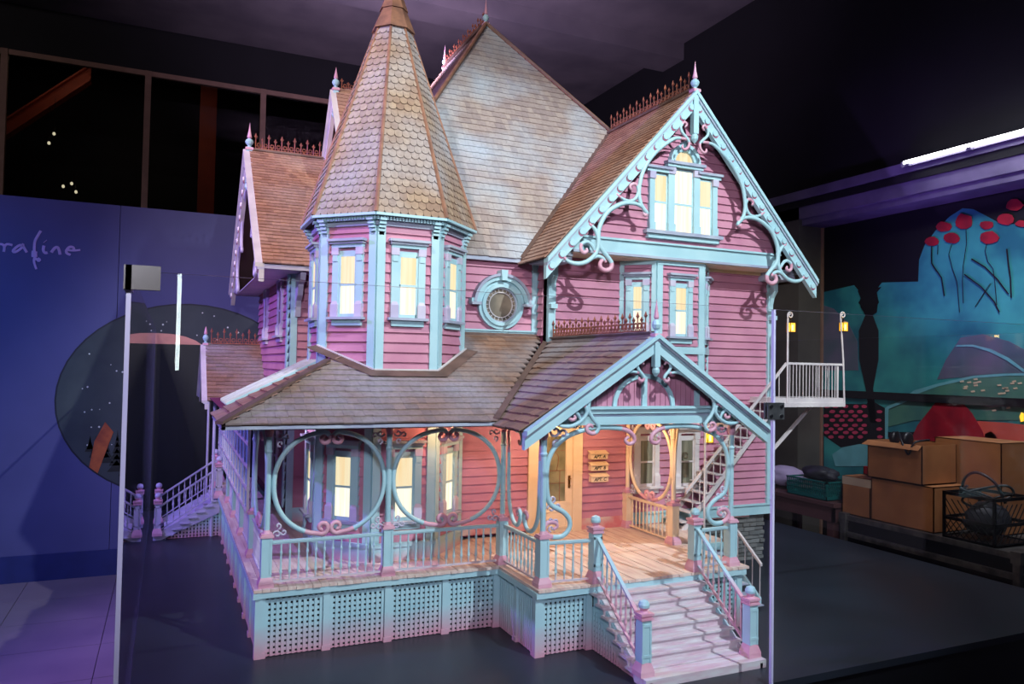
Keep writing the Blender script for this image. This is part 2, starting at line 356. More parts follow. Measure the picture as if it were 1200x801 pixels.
# long tube light along the top of the header
tl = thing('tube_light', 'long glowing white tube light above the dark opening on the right', 'light', (5.36, .1, 3.0))
m = MB(); m.lathe([(.016, -1.9), (.016, 1.2)], 8, axis='y'); m.obj('tube', 'tube', tl)
m = MB(); m.box(.02, -1.95, -.03, .06, 1.25, .02)
for y in (-1.5, -.5, .6, 1.15): m.box(-.01, y, -.035, .05, y+.04, -.012)
m.obj('fixture', 'header', tl)
area('tube_glow', (5.33, -.2, 3.0), (4.9, -.2, 3.3), 3, (.9, .95, 1), 2.5, .05)

# free-standing blue partition with lettering and a round print
WY = 3.55
pw = MB(); pw.box(-6, WY, FZ, -.745, WY+.1, 2.42); pw.box(-.741, WY, FZ, .9, WY+.1, 2.42); pw.box(.904, WY, FZ, 3.2, WY+.1, 2.42)
part = pw.obj('wall_partition', 'bluewall', None, kind='structure')
m = MB(); m.box(-6, WY-.012, FZ, 3.2, WY, FZ+.2); m.obj('baseboard', 'bluebase', part)
def disc(cx, cz, rx, rz, y0, y1, n=48, T=None, clip=None):
    return [(cx+rx*cos(2*pi*i/n), y0, cz+rz*sin(2*pi*i/n)) for i in range(n)]
ccx, ccz, crx, crz = -.2, .87, .94, .78
m = MB(); m.prism(disc(ccx, ccz, crx+.012, crz+.012, WY-.002, 0), (0, .002, 0)); m.obj('print_ring', 'ring', part)
m = MB(); m.prism(disc(ccx, ccz, crx, crz, WY-.004, 0), (0, .002, 0)); m.obj('night_sky_disc', 'night', part)
rs = random.Random(3); m = MB()
for i in range(90):
    a = rs.uniform(0, 2*pi); rr = sqrt(rs.random())*.93; x = ccx+crx*rr*cos(a); z = ccz+crz*rr*sin(a); s_ = rs.uniform(.004, .009)
    if z < .45: continue
    m.prism([(x-s_, WY-.0055, z), (x, WY-.0055, z-s_), (x+s_, WY-.0055, z), (x, WY-.0055, z+s_)], (0, .0015, 0))
m.obj('star_dots', 'star', part, kind='stuff')
m = MB()
for (x, b, h) in ((-.86, .36, .20), (-.79, .30, .30), (-.71, .26, .34), (-.64, .22, .24), (-.90, .42, .14)):
    for k in range(7):
        y0 = b+h*(1-k/7); hw = .012+.011*k
        if ((abs(x)+hw+ccx)/crx)**2+((y0-.06-ccz)/crz)**2 < .93: m.prism([(x-hw, WY-.006, y0-.05), (x+hw, WY-.006, y0-.05), (x, WY-.006, y0+.04)], (0, .002, 0))
m.obj('fir_trees', 'fir', part)
m = MB(); m.prism([(-.90, WY-.008, .35), (-.84, WY-.008, .30), (-.74, WY-.008, .62), (-.80, WY-.008, .70), (-.87, WY-.008, .55)], (0, .002, 0)); m.obj('orange_shape', 'orange', part)
# dark doorway-like print with a salmon cap
m = MB(); m.box(-.62, WY-.012, -.45, .62, WY-.006, 1.325); m.obj('dark_panel', 'nightbk', part)
pts = [(-.66+.28*0, WY-.014, 1.325)]
pts = [(-.62, 1.325), (-.11, 1.325), (-.16, 1.36), (-.24, 1.39), (-.34, 1.408), (-.45, 1.412), (-.62, 1.41)]
m = MB(); m.prism([(x, WY-.014, z) for x, z in pts], (0, .002, 0)); m.obj('salmon_cap', 'salmon', part)
# handwriting on the partition
def stroke(name_pts, wd):
    return name_pts
LET = [
 ([(0,405),(25,408),(45,440),(40,495)], 12), ([(42,440),(70,405),(125,418)], 12),
 ([(215,415),(180,430),(135,480),(150,500),(200,470),(235,420),(225,412),(250,460),(275,505)], 13),
 ([(412,248),(385,300),(355,370),(350,440),(352,490)], 13), ([(355,490),(352,520),(355,560)], 26), ([(358,560),(352,610),(365,660),(380,705)], 11), ([(360,575),(390,590),(412,575)], 14), ([(385,600),(405,610),(415,590)],10),
 ([(458,372),(464,378)], 22), ([(450,425),(445,480),(465,512),(490,508)], 14),
 ([(530,508),(560,460),(590,445),(610,480),(622,535)], 14),
 ([(690,480),(770,488),(838,482)], 11), ([(770,485),(760,450),(720,445),(688,485),(695,520),(735,540)], 13)]
m = MB()
for pts, wd in LET:
    q = []
    for (a, b) in pts:
        px, py = a/8.9, 240+b/8.9
        q.append((-1.541+px*.00562, WY-.006, 2.019+.0+(290-py)*.00575+px*.0005))
    r = wd/8.9*.0052*1.35
    m.tube(smooth_path(q, 3), r, 8, 0, flat=.25, nrm=(0, 1, 0))
m.obj('wall_lettering', 'letter', part, label='pale violet handwritten letters raline')

# mural in the opening: flat painted panel with flat cut shapes
mu = thing('painted_mural', 'teal and black painted mural of red poppies and hills behind the storage cases', 'mural', (5.80, -.4, FZ))
def mz(y, z): return (0, y+.4, z-FZ)
def mpoly(name, pts, mat, lay):
    m = MB(); m.prism([(-.003*lay, y+.4, z-FZ) for y, z in pts], (.003, 0, 0)); return m.obj(name, mat, mu)
mpoly('backing', [(-3.4, FZ), (2.58, FZ), (2.58, 2.68), (-3.4, 2.68)], 'mblack', 1)
def MP(px, py):   # helper numbers: pixel-read sketch coordinates of the flat artwork converted to metres on the panel
    x = (px-600)/892.9; y = (py-400.5)/892.9
    r = MR.transposed() @ Vector((x, y, 1)); t = (5.79+.359)/r.x; p = Vector((-.359, -3.254, 1.2))+t*r; return (p.y, p.z)
_yaw, _p, _r = 0.422873523, 0.0308921951, -0.0176469076
_f = Vector((sin(_yaw)*cos(_p), cos(_yaw)*cos(_p), sin(_p))); _rt = Vector((cos(_yaw), -sin(_yaw), 0)); _dn = _f.cross(_rt)
MR = Matrix((cos(_r)*_rt+sin(_r)*_dn, -sin(_r)*_rt+cos(_r)*_dn, _f))
def mp(name, px, mat, lay, dx=960, dy=230, s=4.7125): return mpoly(name, [MP(dx+a/s, dy+b/s) for a, b in px], mat, lay)
mp('sky_field', [(545,470),(550,350),(580,270),(640,190),(720,110),(790,65),(850,70),(1000,150),(1250,160),(1250,1300),(15,1300),(15,530),(190,490),(215,520),(260,560),(310,520),(345,475)], 'mteal', 2)
mp('slate_patch', [(20,600),(80,620),(160,700),(210,800),(215,960),(20,960)], 'mgrey', 3)
mp('slate_patch', [(700,900),(780,780),(900,760),(1050,800),(1160,860),(1160,1010),(760,1000),(650,1010)], 'mgrey', 3)
def mp2(n_, px, mat, lay): return mp(n_, px, mat, lay, 960, 380, 5.0)
mp2('green_hill', [(390,480),(560,400),(700,350),(900,310),(1200,290),(1300,300),(1300,560),(950,560),(560,560),(400,600)], 'mgreen', 4)
mp2('pale_path', [(480,440),(560,385),(700,345),(900,300),(1100,285),(1300,285),(1300,298),(1100,300),(900,315),(700,362),(580,405)], 'mlight', 5)
mp2('pale_path', [(800,130),(900,130),(1000,160),(1100,210),(1200,280),(1200,262),(1110,195),(1010,145),(900,118),(810,120)], 'mlight', 5)
mp2('violet_field', [(860,300),(1000,230),(1100,230),(1190,285),(1000,290)], 'mgrey', 5)
mp2('coral_field', [(930,565),(1100,575),(1320,600),(1320,700),(960,700)], 'mcoral', 6)
mp2('crimson_mound', [(540,680),(580,590),(700,440),(760,420),(830,440),(900,520),(960,620),(985,690)], 'mred', 7)
mp2('crimson_mound', [(970,690),(975,640),(1010,625),(1040,650),(1050,690)], 'mred', 6)
mp2('poppy_bed', [(30,465),(280,465),(300,440),(390,490),(390,672),(300,690),(130,720),(30,650)], 'mblack', 6)
mp2('teal_slope', [(30,640),(130,720),(300,690),(400,660),(620,660),(620,900),(30,900)], 'mteal', 5)
mp2('pale_pool', [(80,760),(140,720),(240,700),(330,715),(330,830),(100,830)], 'mlight', 7)
mp2('stream', [(390,490),(400,480),(500,440),(520,450),(410,495),(405,670),(390,670)], 'mlight', 7)
rs = random.Random(5)
def petal(cx, cy, rx, ry, mat, lay, dx, dy, s, name='poppy'):
    n = 10; mp(name, [(cx+rx*rs.uniform(.85, 1.1)*cos(2*pi*i/n), cy+ry*rs.uniform(.85, 1.1)*sin(2*pi*i/n)) for i in range(n)], mat, lay, dx, dy, s)
for i, yy in enumerate((480, 510, 535, 560, 590, 612, 632, 658)):
    for x in range(50+(i % 2)*28, 385, 56):
        if 285 < x < 335: continue
        petal(x+rs.uniform(-6, 6), yy, 17, 10, 'mpink', 8, 960, 380, 5)
petal(940, 228, 55, 38, 'mred', 6, 960, 230, 4.7125); petal(735, 232, 48, 30, 'mred', 6, 960, 230, 4.7125)
petal(800, 140, 50, 46, 'mred', 6, 960, 230, 4.7125); petal(690, 168, 46, 30, 'mred', 6, 960, 230, 4.7125)
petal(625, 248, 42, 26, 'mred', 6, 960, 230, 4.7125); petal(930, 158, 40, 24, 'mred', 6, 960, 230, 4.7125)
petal(1030, 125, 50, 34, 'mred', 6, 960, 230, 4.7125); petal(1120, 150, 34, 20, 'mred', 6, 960, 230, 4.7125); petal(1080, 48, 50, 34, 'mred', 6, 960, 230, 4.7125)
def mstem(pts, wd=3):
    m = MB(); q = []
    for a, b in pts:
        y, z = MP(960+a/4.7125, 230+b/4.7125); q.append((-.02, y+.4, z-FZ))
    m.tube(q, wd*.0014, 4, 0, flat=.3, nrm=(1, 0, 0)); m.obj('stem', 'mblack', mu)
mstem([(930,262),(920,300),(935,360),(965,400),(975,480),(985,600)]); mstem([(735,265),(720,320),(740,400),(765,470),(780,640)]); mstem([(815,185),(818,260),(800,380),(795,470),(800,590)])
mstem([(1040,290),(1050,380),(1060,450),(1065,560)], 6); mstem([(625,275),(625,370),(680,450),(695,550)], 5); mstem([(660,270),(658,320)])
mstem([(845,345),(920,390),(990,460),(1050,540)], 5); mstem([(805,430),(900,500),(970,580),(1000,640)], 5); mstem([(950,480),(910,540),(865,610)], 3)
mp('black_silhouette', [(215,520),(345,500),(320,530),(328,570),(320,640),(298,655),(330,740),(330,900),(300,1060),(320,1250),(285,1250),(260,1060),(225,900),(222,740),(258,655),(232,610),(232,560)], 'mblack', 6)
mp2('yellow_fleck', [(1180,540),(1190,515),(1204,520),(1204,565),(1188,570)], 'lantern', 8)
for i in range(36):
    x = rs.uniform(800, 1195); y = rs.uniform(320, 520)
    if 405 < y < 450 or (y > 470 and x < 940): continue
    mp2('leaf_fleck', [(x-12, y-2), (x+10, y-6), (x+14, y+4), (x-8, y+6)], 'cream', 6)
petal(278, 585, 52, 52, 'mblack', 7, 960, 230, 4.7125, 'black_silhouette')
m = MB(); a = MP(965, 460); b = MP(1290, 463); m.box(-.04, b[0]+.4, a[1]-FZ-.035, -.025, a[0]+.4+.0, a[1]-FZ+.035); m.obj('frame_rail', 'mblack', mu)

# =====================================================================
# PLINTH AND GLASS CASE
# =====================================================================
pl = thing('display_plinth', 'low black display table with a smooth dark top under the pink house', 'table', (1.8, 1.1, FZ))
m = MB(); m.box(-2.255, -2.07, .47, 2.26, 2.35, .5); m.obj('tabletop', 'plinth', pl)
m = MB(); m.box(-2.24, -2.055, 0, 2.245, 2.335, .47); m.obj('plinth_side', 'plinthside', pl)
gc = thing('glass_case', 'tall clear glass barrier with steel clamps standing around the house', 'glass case', (1.8, -.975, 0))
def pane(x0, y0, x1, y1, z1=1.435):
    m = MB(); th = .006
    dx, dy = x1-x0, y1-y0; l = sqrt(dx*dx+dy*dy); nx, ny = -dy/l*th, dx/l*th
    z0 = -.45
    v = [(x0-nx, y0-ny, z0), (x1-nx, y1-ny, z0), (x1+nx, y1+ny, z0), (x0+nx, y0+ny, z0), (x0-nx, y0-ny, z1), (x1-nx, y1-ny, z1), (x1+nx, y1+ny, z1), (x0+nx, y0+ny, z1)]
    v = [(a-1.8, b+.975, c) for a, b, c in v]
    m.add(v, [(0,1,5,4), (2,3,7,6)], 0); m.add(v, [(0,3,2,1), (4,5,6,7), (1,2,6,5), (3,0,4,7)], 1)
    return m.obj('glass_pane', ['glass', 'glassedge'], gc)
pane(-.455, -.98, 1.772, -.98); pane(1.778, -.98, 4.066, -.98)
pane(-.462, -.965, -.462, 3.3); pane(4.072, -.965, 4.072, 3.3)
m = MB(); m.box(-.47-1.8, -.02, 1.385, -.385-1.8, .0, 1.45); m.box(-.474-1.8, -.02, 1.385, -.455-1.8, .12, 1.45); m.obj('corner_bracket', 'bronze', gc)
m = MB(); m.box(1.7695-1.8, -.011, -.45, 1.7805-1.8, .001, 1.434); m.obj('edge_strip', 'glassedge', gc)
m = MB(); m.box(-.06, -.016, 1.01, .022, -.010, 1.075); m.box(-.06, .0, 1.01, .022, .007, 1.075)
for x in (-.045, .007):
    for z in (1.024, 1.061): m.lathe([(.007, -.021), (.007, -.016)], 8, (x, z), 1, axis='y')
m.obj('clamp_plate', ['steel', 'black'], gc)

# =====================================================================
# THE HOUSE
# =====================================================================
H = thing('victorian_house', 'large pink and teal wooden model house with turret, gables and porch on black table', 'model house', (0, 0, 0))
D = .28
COUNT = {'siding': 0, 'shingle': 0, 'scale': 0}

def siding(fr, z0, z1, xl, xr, parent, mat='siding', pitch=.0455):
    """clapboards on a wall frame; xl, xr: numbers or functions of z"""
    L = xl if callable(xl) else (lambda z: xl); R = xr if callable(xr) else (lambda z: xr)
    n = max(1, round((z1-z0)/pitch)); p = (z1-z0)/n
    for i in range(n):
        a, b = z0+i*p, z0+(i+1)*p
        la, ra, lb, rb = L(a), R(a), L(b-.0005), R(b-.0005)
        if ra-la < .01: continue
        if rb-lb < .002: lb = rb = (la+ra)/2; lb -= .001; rb += .001
        m = MB(fr); tb, tt = .0150, .004
        m.add([(la, 0, a), (ra, 0, a), (ra, tb, a), (la, tb, a), (lb, 0, b), (rb, 0, b), (rb, tt, b), (lb, tt, b)],
              [(0,3,2,1),(4,5,6,7),(0,1,5,4),(1,2,6,5),(2,3,7,6),(3,0,4,7)])
        m.obj('siding_board', mat, parent); COUNT['siding'] += 1
def wallcore(name, fr, pts, th=.03, mat='panel'):
    m = MB(fr); m.prism([(u, 0, z) for u, z in pts], (0, 0, 0)) if False else None
    n = len(pts); m.add([(u, 0, z) for u, z in pts]+[(u, -th, z) for u, z in pts], [tuple(range(n)), tuple(range(n, 2*n))[::-1]]+[(i, n+i, n+(i+1) % n, (i+1) % n) for i in range(n)])
    return m.obj(name, mat, H)

def window(fr, u, z0, z1, w_, style='upper', lit=True, frame_mats=('trim', 'cornice', 'lav'), rows=2):
    """casing with footed pilasters, cornice, sill and apron; children sash and panes"""
    h = w_/2; cw = .034
    m = MB(fr)
    for s in (-1, 1):
        a, b = sorted((u+s*(h+.006), u+s*(h+.006+cw)))
        m.box(a, .004, z0-.01, b, .024, z1+.03, 0)
        c0, c1 = a-.002, b+.002
        m.box(c0, .004, z0-.01, c1, .032, z0+.05, 2)                      # foot block
        m.add([(c0,.004,z0+.05),(c1,.004,z0+.05),(c1,.032,z0+.05),(c0,.032,z0+.05),(a+.006,.004,z0+.066),(b-.006,.004,z0+.066),(b-.006,.026,z0+.066),(a+.006,.026,z0+.066)],[(0,3,2,1),(4,5,6,7),(0,1,5,4),(1,2,6,5),(2,3,7,6),(3,0,4,7)],2)
        m.box(c0, .004, z1+.0, c1, .030, z1+.034, 2); m.box(a+.004, .004, z1-.03, b-.004, .028, z1, 0)
    m.box(u-h-.006, .004, z1, u+h+.006, .016, z1+.02, 0)
    W2 = h+cw+.008
    m.box(u-W2, .004, z1+.034, u+W2, .030, z1+.05, 0)
    m.box(u-W2-.006, .004, z1+.05, u+W2+.006, .040, z1+.062, 1)
    m.box(u-W2-.014, .004, z1+.062, u+W2+.014, .052, z1+.074, 1)
    m.box(u-W2-.012, .004, z0-.022, u+W2+.012, .048, z0-.010, 1)         # sill
    m.box(u-W2+.006, .004, z0-.05, u+W2-.006, .026, z0-.022, 0)
    f = m.obj('window', list(frame_mats), H)
    sm = MB(fr); t = .008
    sm.box(u-h-.006, .004, z0-.01, u-h+t-.003, .021, z1, 0); sm.box(u+h-t+.003, .004, z0-.01, u+h+.006, .018, z1, 0)
    sm.box(u-h, .004, z0-.01, u+h, .018, z0+.006, 0); sm.box(u-h, .004, z1-.008, u+h, .018, z1, 0)
    zm = (z0+z1)/2; sm.box(u-h, .004, zm-.005, u+h, .021, zm+.005, 0)
    sm.obj('sash', frame_mats[0], f)
    for k, (a, b) in enumerate(((z0+.006, zm-.005), (zm+.005, z1-.008))):
        g = MB(fr); g.box(u-h+.004, .009, a, u+h-.004, .0165, b)
        g.obj('window_pane', ('litlow' if k == 0 else 'lit') if lit else 'dim', f)
    return f
def pil(fr, u0, u1, z0, z1, n=.024, mat='trim', name='corner_board', m=None):
    b = m or MB(fr); b.box(u0, -.002, z0, u1, n, z1)
    if m is None: b.obj(name, mat, H)

# ---------- deck ----------
m = MB()   # framing under the boards and fascia
FE = [0]
def fascia(m, x0, y0, x1, y1):
    FE[0] += .0006; e = .006+FE[0]
    m.box(min(x0, x1)-e, min(y0, y1)-e, D-.036-FE[0], max(x0, x1)+e, max(y0, y1)+e, D-.012-FE[0])
fascia(m, 0, -.014, 1.06, -.002); fascia(m, 1.052, -.42, 1.064, -.002); fascia(m, 1.052, -.42, 2.13, -.408); fascia(m, 2.118, -.42, 2.13, .06); fascia(m, -.014, -.014, -.002, 3.1); fascia(m, -.01, 3.09, .3, 3.1)
m.box(.0, .0, D-.05, 1.2, .56, D-.013); m.box(1.07, -.4, D-.05, 2.11, .56, D-.013); m.box(0, .5, D-.05, .6, 3.1, D-.013)
m.box(2.1, .05, D-.05, 2.42, .53, D-.013)
dk = m.obj('deck', 'trim', H)
x = -.022; rs = random.Random(11)
while x < 2.125:
    x1 = x+.0335
    if x < 1.03: y0, y1 = -.026, (3.1 if x < .27 else (1.3 if x < .3 else .95))
    else: y0, y1 = -.43, .56
    if .27 <= x < 1.03: y1 = 1.3 if x < .5 else .6
    b = MB(); zz = D+rs.uniform(-.0012, .0012); b.box(x+.0008, y0+rs.uniform(-.003, .003), D-.012, x1-.0008, y1, zz)
    b.obj('deck_board', 'deck', dk); x = x1
for k in range(9):
    b = MB(); xx = 2.128+k*.032; b.box(xx, .06, D-.012, xx+.0305, .53, D); b.obj('deck_board', 'deck', dk)
# lattice skirts
def lattice(fr, u0, u1, z0, z1, top=None, bot=None, pitch=.0216, sw=.0122, mat='trimfade'):
    m = MB(fr); n = max(1, round((u1-u0)/pitch)); p = (u1-u0)/n
    for i in range(n+1):
        u = u0+i*p; t = top(u) if top else z1
        if t-z0 > .01: m.box(u-sw/2, -.004, z0, u+sw/2, 0, t)
    nz = max(1, round((z1-z0)/pitch)); pz = (z1-z0)/nz
    for j in range(nz+1):
        z = z0+j*pz; a, b = u0, u1
        if top:
            us = [u for u in [u0+(u1-u0)*q/60 for q in range(61)] if top(u) > z+.004]
            if not us: continue
            a, b = us[0], us[-1]
        if b-a > .01: m.box(a, -.008, max(z0, z-sw/2), b, -.004, min(z1, z+sw/2))
    return m.obj('lattice_panel', mat, H)
def batten(fr, u, wd=.028, z0=0, z1=D-.036):
    m = MB(fr); m.box(u-wd/2, -.01, z0, u+wd/2, .008, z1); m.box(u-wd/2-.004, -.01, z0, u+wd/2+.004, .012, z0+.02); m.obj('skirt_post', 'trimfade', H)
F0 = frame(0, 0, 1, 0)                 # front skirt, X 0..1.06, facing -Y
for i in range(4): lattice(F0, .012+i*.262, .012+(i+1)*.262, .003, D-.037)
for u in (.014, .274, .536, .798, 1.045): batten(F0, u)
FJ = frame(1.06, 0, 0, -1)             # jog side facing -X
FJ = frame(1.06, 0, 0, -1)
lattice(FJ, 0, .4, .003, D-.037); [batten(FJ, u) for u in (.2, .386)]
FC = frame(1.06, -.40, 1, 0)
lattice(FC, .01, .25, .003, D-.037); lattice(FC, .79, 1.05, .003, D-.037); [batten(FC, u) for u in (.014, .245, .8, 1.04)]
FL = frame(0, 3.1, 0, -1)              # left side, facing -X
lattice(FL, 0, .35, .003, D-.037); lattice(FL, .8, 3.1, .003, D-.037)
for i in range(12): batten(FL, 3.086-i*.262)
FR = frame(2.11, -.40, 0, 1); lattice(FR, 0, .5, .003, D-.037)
for x, y in ((1.0465, -.4135), (-.0135, -.0137), (2.0955, -.4137)): m = MB(); m.box(x, y, 0, x+.030, y+.030, D-.03); m.obj('skirt_post', 'trimfade', H)
m = MB(); m.box(.03, .03, 0, 1.03, .06, D-.05); m.box(1.09, -.37, 0, 2.08, -.36, D-.05); m.box(.03, .03, 0, .04, 3.0, D-.05); m.obj('underdeck', 'mortar', H)

# ---------- main stairs ----------
NS = 8; SX0, SX1 = 1.33, 1.85; SY0 = -.42; RUN = .37/NS; RISE = D/NS
st = MB()
for s_ in (SX0-.012, SX1):
    q = [(0, D-.02), (0, D-.11), (.225, 0), (.42, 0), (.42, .02), (.34, .02)]
    st.add([(s_, SY0-u, z) for u, z in q]+[(s_+.012, SY0-u, z) for u, z in q], [tuple(range(6)), tuple(range(6, 12))[::-1]]+[(i, 6+i, 6+(i+1) % 6, (i+1) % 6) for i in range(6)])
    for i in range(NS-1):
        z = D-RISE*(i+1); st.box(s_+.001, SY0-RUN*(i+1), max(0, z-.06), s_+.011, SY0-RUN*i, z-.006)
sto = st.obj('front_stairs', 'trimfade', H)
for i in range(NS-0):
    z = D-RISE*(i+1) if i < NS else 0
    y = SY0-RUN*i
    if z > .001:
        b = MB(); b.box(SX0-.03, y-RUN-.012, z-.009, SX1+.02, y+.002, z); b.obj('stair_tread', 'step', sto)
    b = MB(); b.box(SX0-.02, y-.004, z-.0 if z > .001 else 0, SX1+.012, y+.002, z+RISE-.009); b.obj('stair_riser', 'step', sto)
b = MB(); b.box(SX0-.03, SY0-.37-.05, 0, SX1+.03, SY0-.37+.03, .032); b.obj('stair_tread', 'step', sto)
FS = frame(SX0-.014, SY0, 0, -1)
lattice(FS, .0, .32, .003, .2, top=lambda u: (D-.10)-u*.757)

# ---------- posts, newels, railings ----------
def newel_mesh(h):
    m = MB(); a = .021
    m.box(-.031, -.031, 0, .031, .031, .018, 1)
    m.add([(-.031,-.031,.018),(.031,-.031,.018),(.031,.031,.018),(-.031,.031,.018),(-a,-a,.05),(a,-a,.05),(a,a,.05),(-a,a,.05)],[(0,3,2,1),(4,5,6,7),(0,1,5,4),(1,2,6,5),(2,3,7,6),(3,0,4,7)],1)
    m.box(-a, -a, .05, a, a, h-.075, 0)
    for s in (-1, 1):   # raised edge strips leave a sunk panel on each face
        m.box(-a-.002, s*a, .07, a+.002, s*a+s*.0025, .08, 0); m.box(-a, s*a, h-.10, a, s*a+s*.0025, h-.09, 0)
        for q in (-1, 1): m.box(q*a, s*a, .05, q*(a-.008), s*(a+.0025), h-.09, 0)
    m.box(-.027, -.027, h-.075, .027, .027, h-.066, 1); m.box(-.023, -.023, h-.066, .023, .023, h-.058, 1); m.box(-.028, -.028, h-.058, .028, .028, h-.049, 1)
    m.lathe([(.018, h-.049), (.012, h-.044), (.014, h-.040), (.021, h-.03), (.022, h-.02), (.017, h-.007), (0, h)], 12, mi=0, mis=[1, 1, 1, 0, 0, 0])
    return m.mesh('newel_post', ['trim', 'rose'])
NW = newel_mesh(.285)
for p in ((1.335, -.40, D), (1.86, -.40, D), (1.325, -.785, .032), (1.845, -.785, .032)): put('newel_post', NW, H, Matrix.Translation(p))
def post_mesh(zt, mats):
    m = MB(); a = .021; h = .20
    m.box(-.031, -.031, 0, .031, .031, .016, 1)
    m.add([(-.031,-.031,.016),(.031,-.031,.016),(.031,.031,.016),(-.031,.031,.016),(-a,-a,.04),(a,-a,.04),(a,a,.04),(-a,a,.04)],[(0,3,2,1),(4,5,6,7),(0,1,5,4),(1,2,6,5),(2,3,7,6),(3,0,4,7)],1)
    m.box(-a, -a, .04, a, a, h, 0)
    for s in (-1, 1):
        for q in (-1, 1): m.box(q*a, s*a, .05, q*(a-.009), s*(a+.0025), h-.01, 0)
    m.box(-.027, -.027, h, .027, .027, h+.009, 1); m.box(-.023, -.023, h+.009, .023, .023, h+.016, 1)
    m.lathe([(.017, h+.016), (.012, h+.03), (.012, h+.06), (.0125, h+.2), (.012, zt-.12), (.016, zt-.11), (.012, zt-.10), (.013, zt-.05), (.018, zt-.03), (.018, zt)], 10, mi=0, mis=[1, 0, 0, 0, 0, 0, 0, 1, 1])
    return m.mesh('porch_post', mats)
PM = post_mesh(.66, ['trim', 'rose']); PMC = post_mesh(.66, ['cream', 'rose'])
POSTS = [(.028, .022), (.535, .022), (1.082, .022), (1.092, -.378), (2.085, -.378), (.028, .55), (.028, 1.05), (.028, 1.55), (.028, 2.05), (.028, 3.06)]
for x, y in POSTS: put('porch_post', PM, H, Matrix.Translation((x, y, D)))
for x, y in ((2.085, .07), (2.085, .51)): put('porch_post', PMC, H, Matrix.Translation((x, y, D)))
bm_ = MB(); bm_.lathe([(.0035, 0), (.0035, .03), (.0065, .04), (.0045, .055), (.0035, .11), (.006, .12), (.0035, .13), (.0035, .165)], 6)
BAL = {k: bm_.mesh('baluster', k) for k in ('trimdeck', 'cream', 'white', 'lav')}
def railing(p0, p1, mat='trimdeck', h=.185, gap=.036, z0=.012, parent=H):
    p0 = Vector(p0); p1 = Vector(p1); L = (p1-p0).xy.length if hasattr((p1-p0), 'xy') else (p1-p0).length
    m = MB(); u = Vector((0, 0, 1))
    m.beam(p0+u*(h-.006), p1+u*(h-.006), .016, .010); m.beam(p0+u*(h-.013), p1+u*(h-.013), .010, .006); m.beam(p0+u*(z0+.004), p1+u*(z0+.004), .012, .008)
    r = m.obj('railing', mat, H)
    n = max(2, round(L/gap))
    for i in range(1, n):
        p = p0.lerp(p1, i/n)+u*z0
        put('baluster', BAL[mat], r, Matrix.Translation(p))
    return r
railing((.052, .022, D), (.512, .022, D)); railing((.558, .022, D), (1.06, .022, D)); railing((1.085, .0, D), (1.09, -.355, D))
railing((1.115, -.378, D), (1.312, -.395, D)); railing((1.885, -.395, D), (2.062, -.38, D))
for a, b in ((.05, .53), (.57, 1.03), (1.07, 1.53), (1.57, 2.03)): railing((.028, a, D), (.028, b, D), 'lav')
railing((2.085, .092, D), (2.085, .49, D), 'cream')
railing((1.335, -.425, D+.01), (1.327, -.765, .05)); railing((1.86, -.425, D+.01), (1.847, -.765, .05))

# ---------- scroll brackets ----------
def scrollpiece(fr, pts, r=.010, name='scroll_bracket', mats=('trim', 'rose'), flat=.9, taper=True, ends=None, sub=3, k=6):
    q = smooth_path([(u, 0, z) for u, z in pts], sub); n = len(q); m = MB(fr)
    R = [r*(.62+.38*min(1, min(i, n-1-i)/(n*.18))) for i in range(n)] if taper else r
    e = ends if ends else (int(n*.12), int(n*.25))
    m.tube(q, R, k, 0, flat, (0, 1, 0), mends=(e[0], e[1], 1))
    return m.obj(name, list(mats), H, smooth=True)
def spiral(c, r0, r1, a0, turns, n=14):
    return [(c[0]+(r0+(r1-r0)*i/n)*cos(a0+turns*2*pi*i/n), c[1]+(r0+(r1-r0)*i/n)*sin(a0+turns*2*pi*i/n)) for i in range(n+1)]
def c_scroll(fr, uc, zc, ru, rz, side, curl=.03, mats=('trim', 'rose'), r=.0105):
    """half of an oval ending in a tight curl at top and bottom, side=-1 left half"""
    pts = []
    a0, a1 = radians(78), radians(282)
    top = (cos(a0)*ru, sin(a0)*rz)
    sp = []
    # top curl: continues right then winds down and back
    c = (-.030, sin(a0)*rz-curl*.95+.003)
    for i in range(13, -1, -1):
        t = i/13; an = pi/2-t*2*pi*1.05; rr = curl*(1-.72*t); sp.append((c[0]+cos(an)*rr, c[1]+sin(an)*rr))
    pts += sp
    for i in range(1, 24):
        an = radians(100)+(radians(260)-radians(100))*i/24; pts.append((-abs(cos(an))**.88*ru, math.copysign(abs(sin(an))**.95, sin(an))*rz))
    c2 = (-.030, -sin(a0)*rz+curl*.95-.003)
    for i in range(14):
        t = i/13; an = -pi/2+t*2*pi*1.05; rr = curl*(1-.72*t); pts.append((c2[0]+cos(an)*rr, c2[1]+sin(an)*rr))
    pts = [(uc+(p[0] if side < 0 else -p[0]), zc+p[1]) for p in pts]
    n = len(pts); m = MB(fr); q = [Vector((u, 0, z)) for u, z in pts]
    R = [r*(.75+.25*min(1, min(i, n-1-i)/12)) for i in range(n)]
    m.tube(q, R, 6, 0, .9, (0, 1, 0), mends=(11, 15, 1)); return m.obj('arch_scroll', list(mats), H, smooth=True)
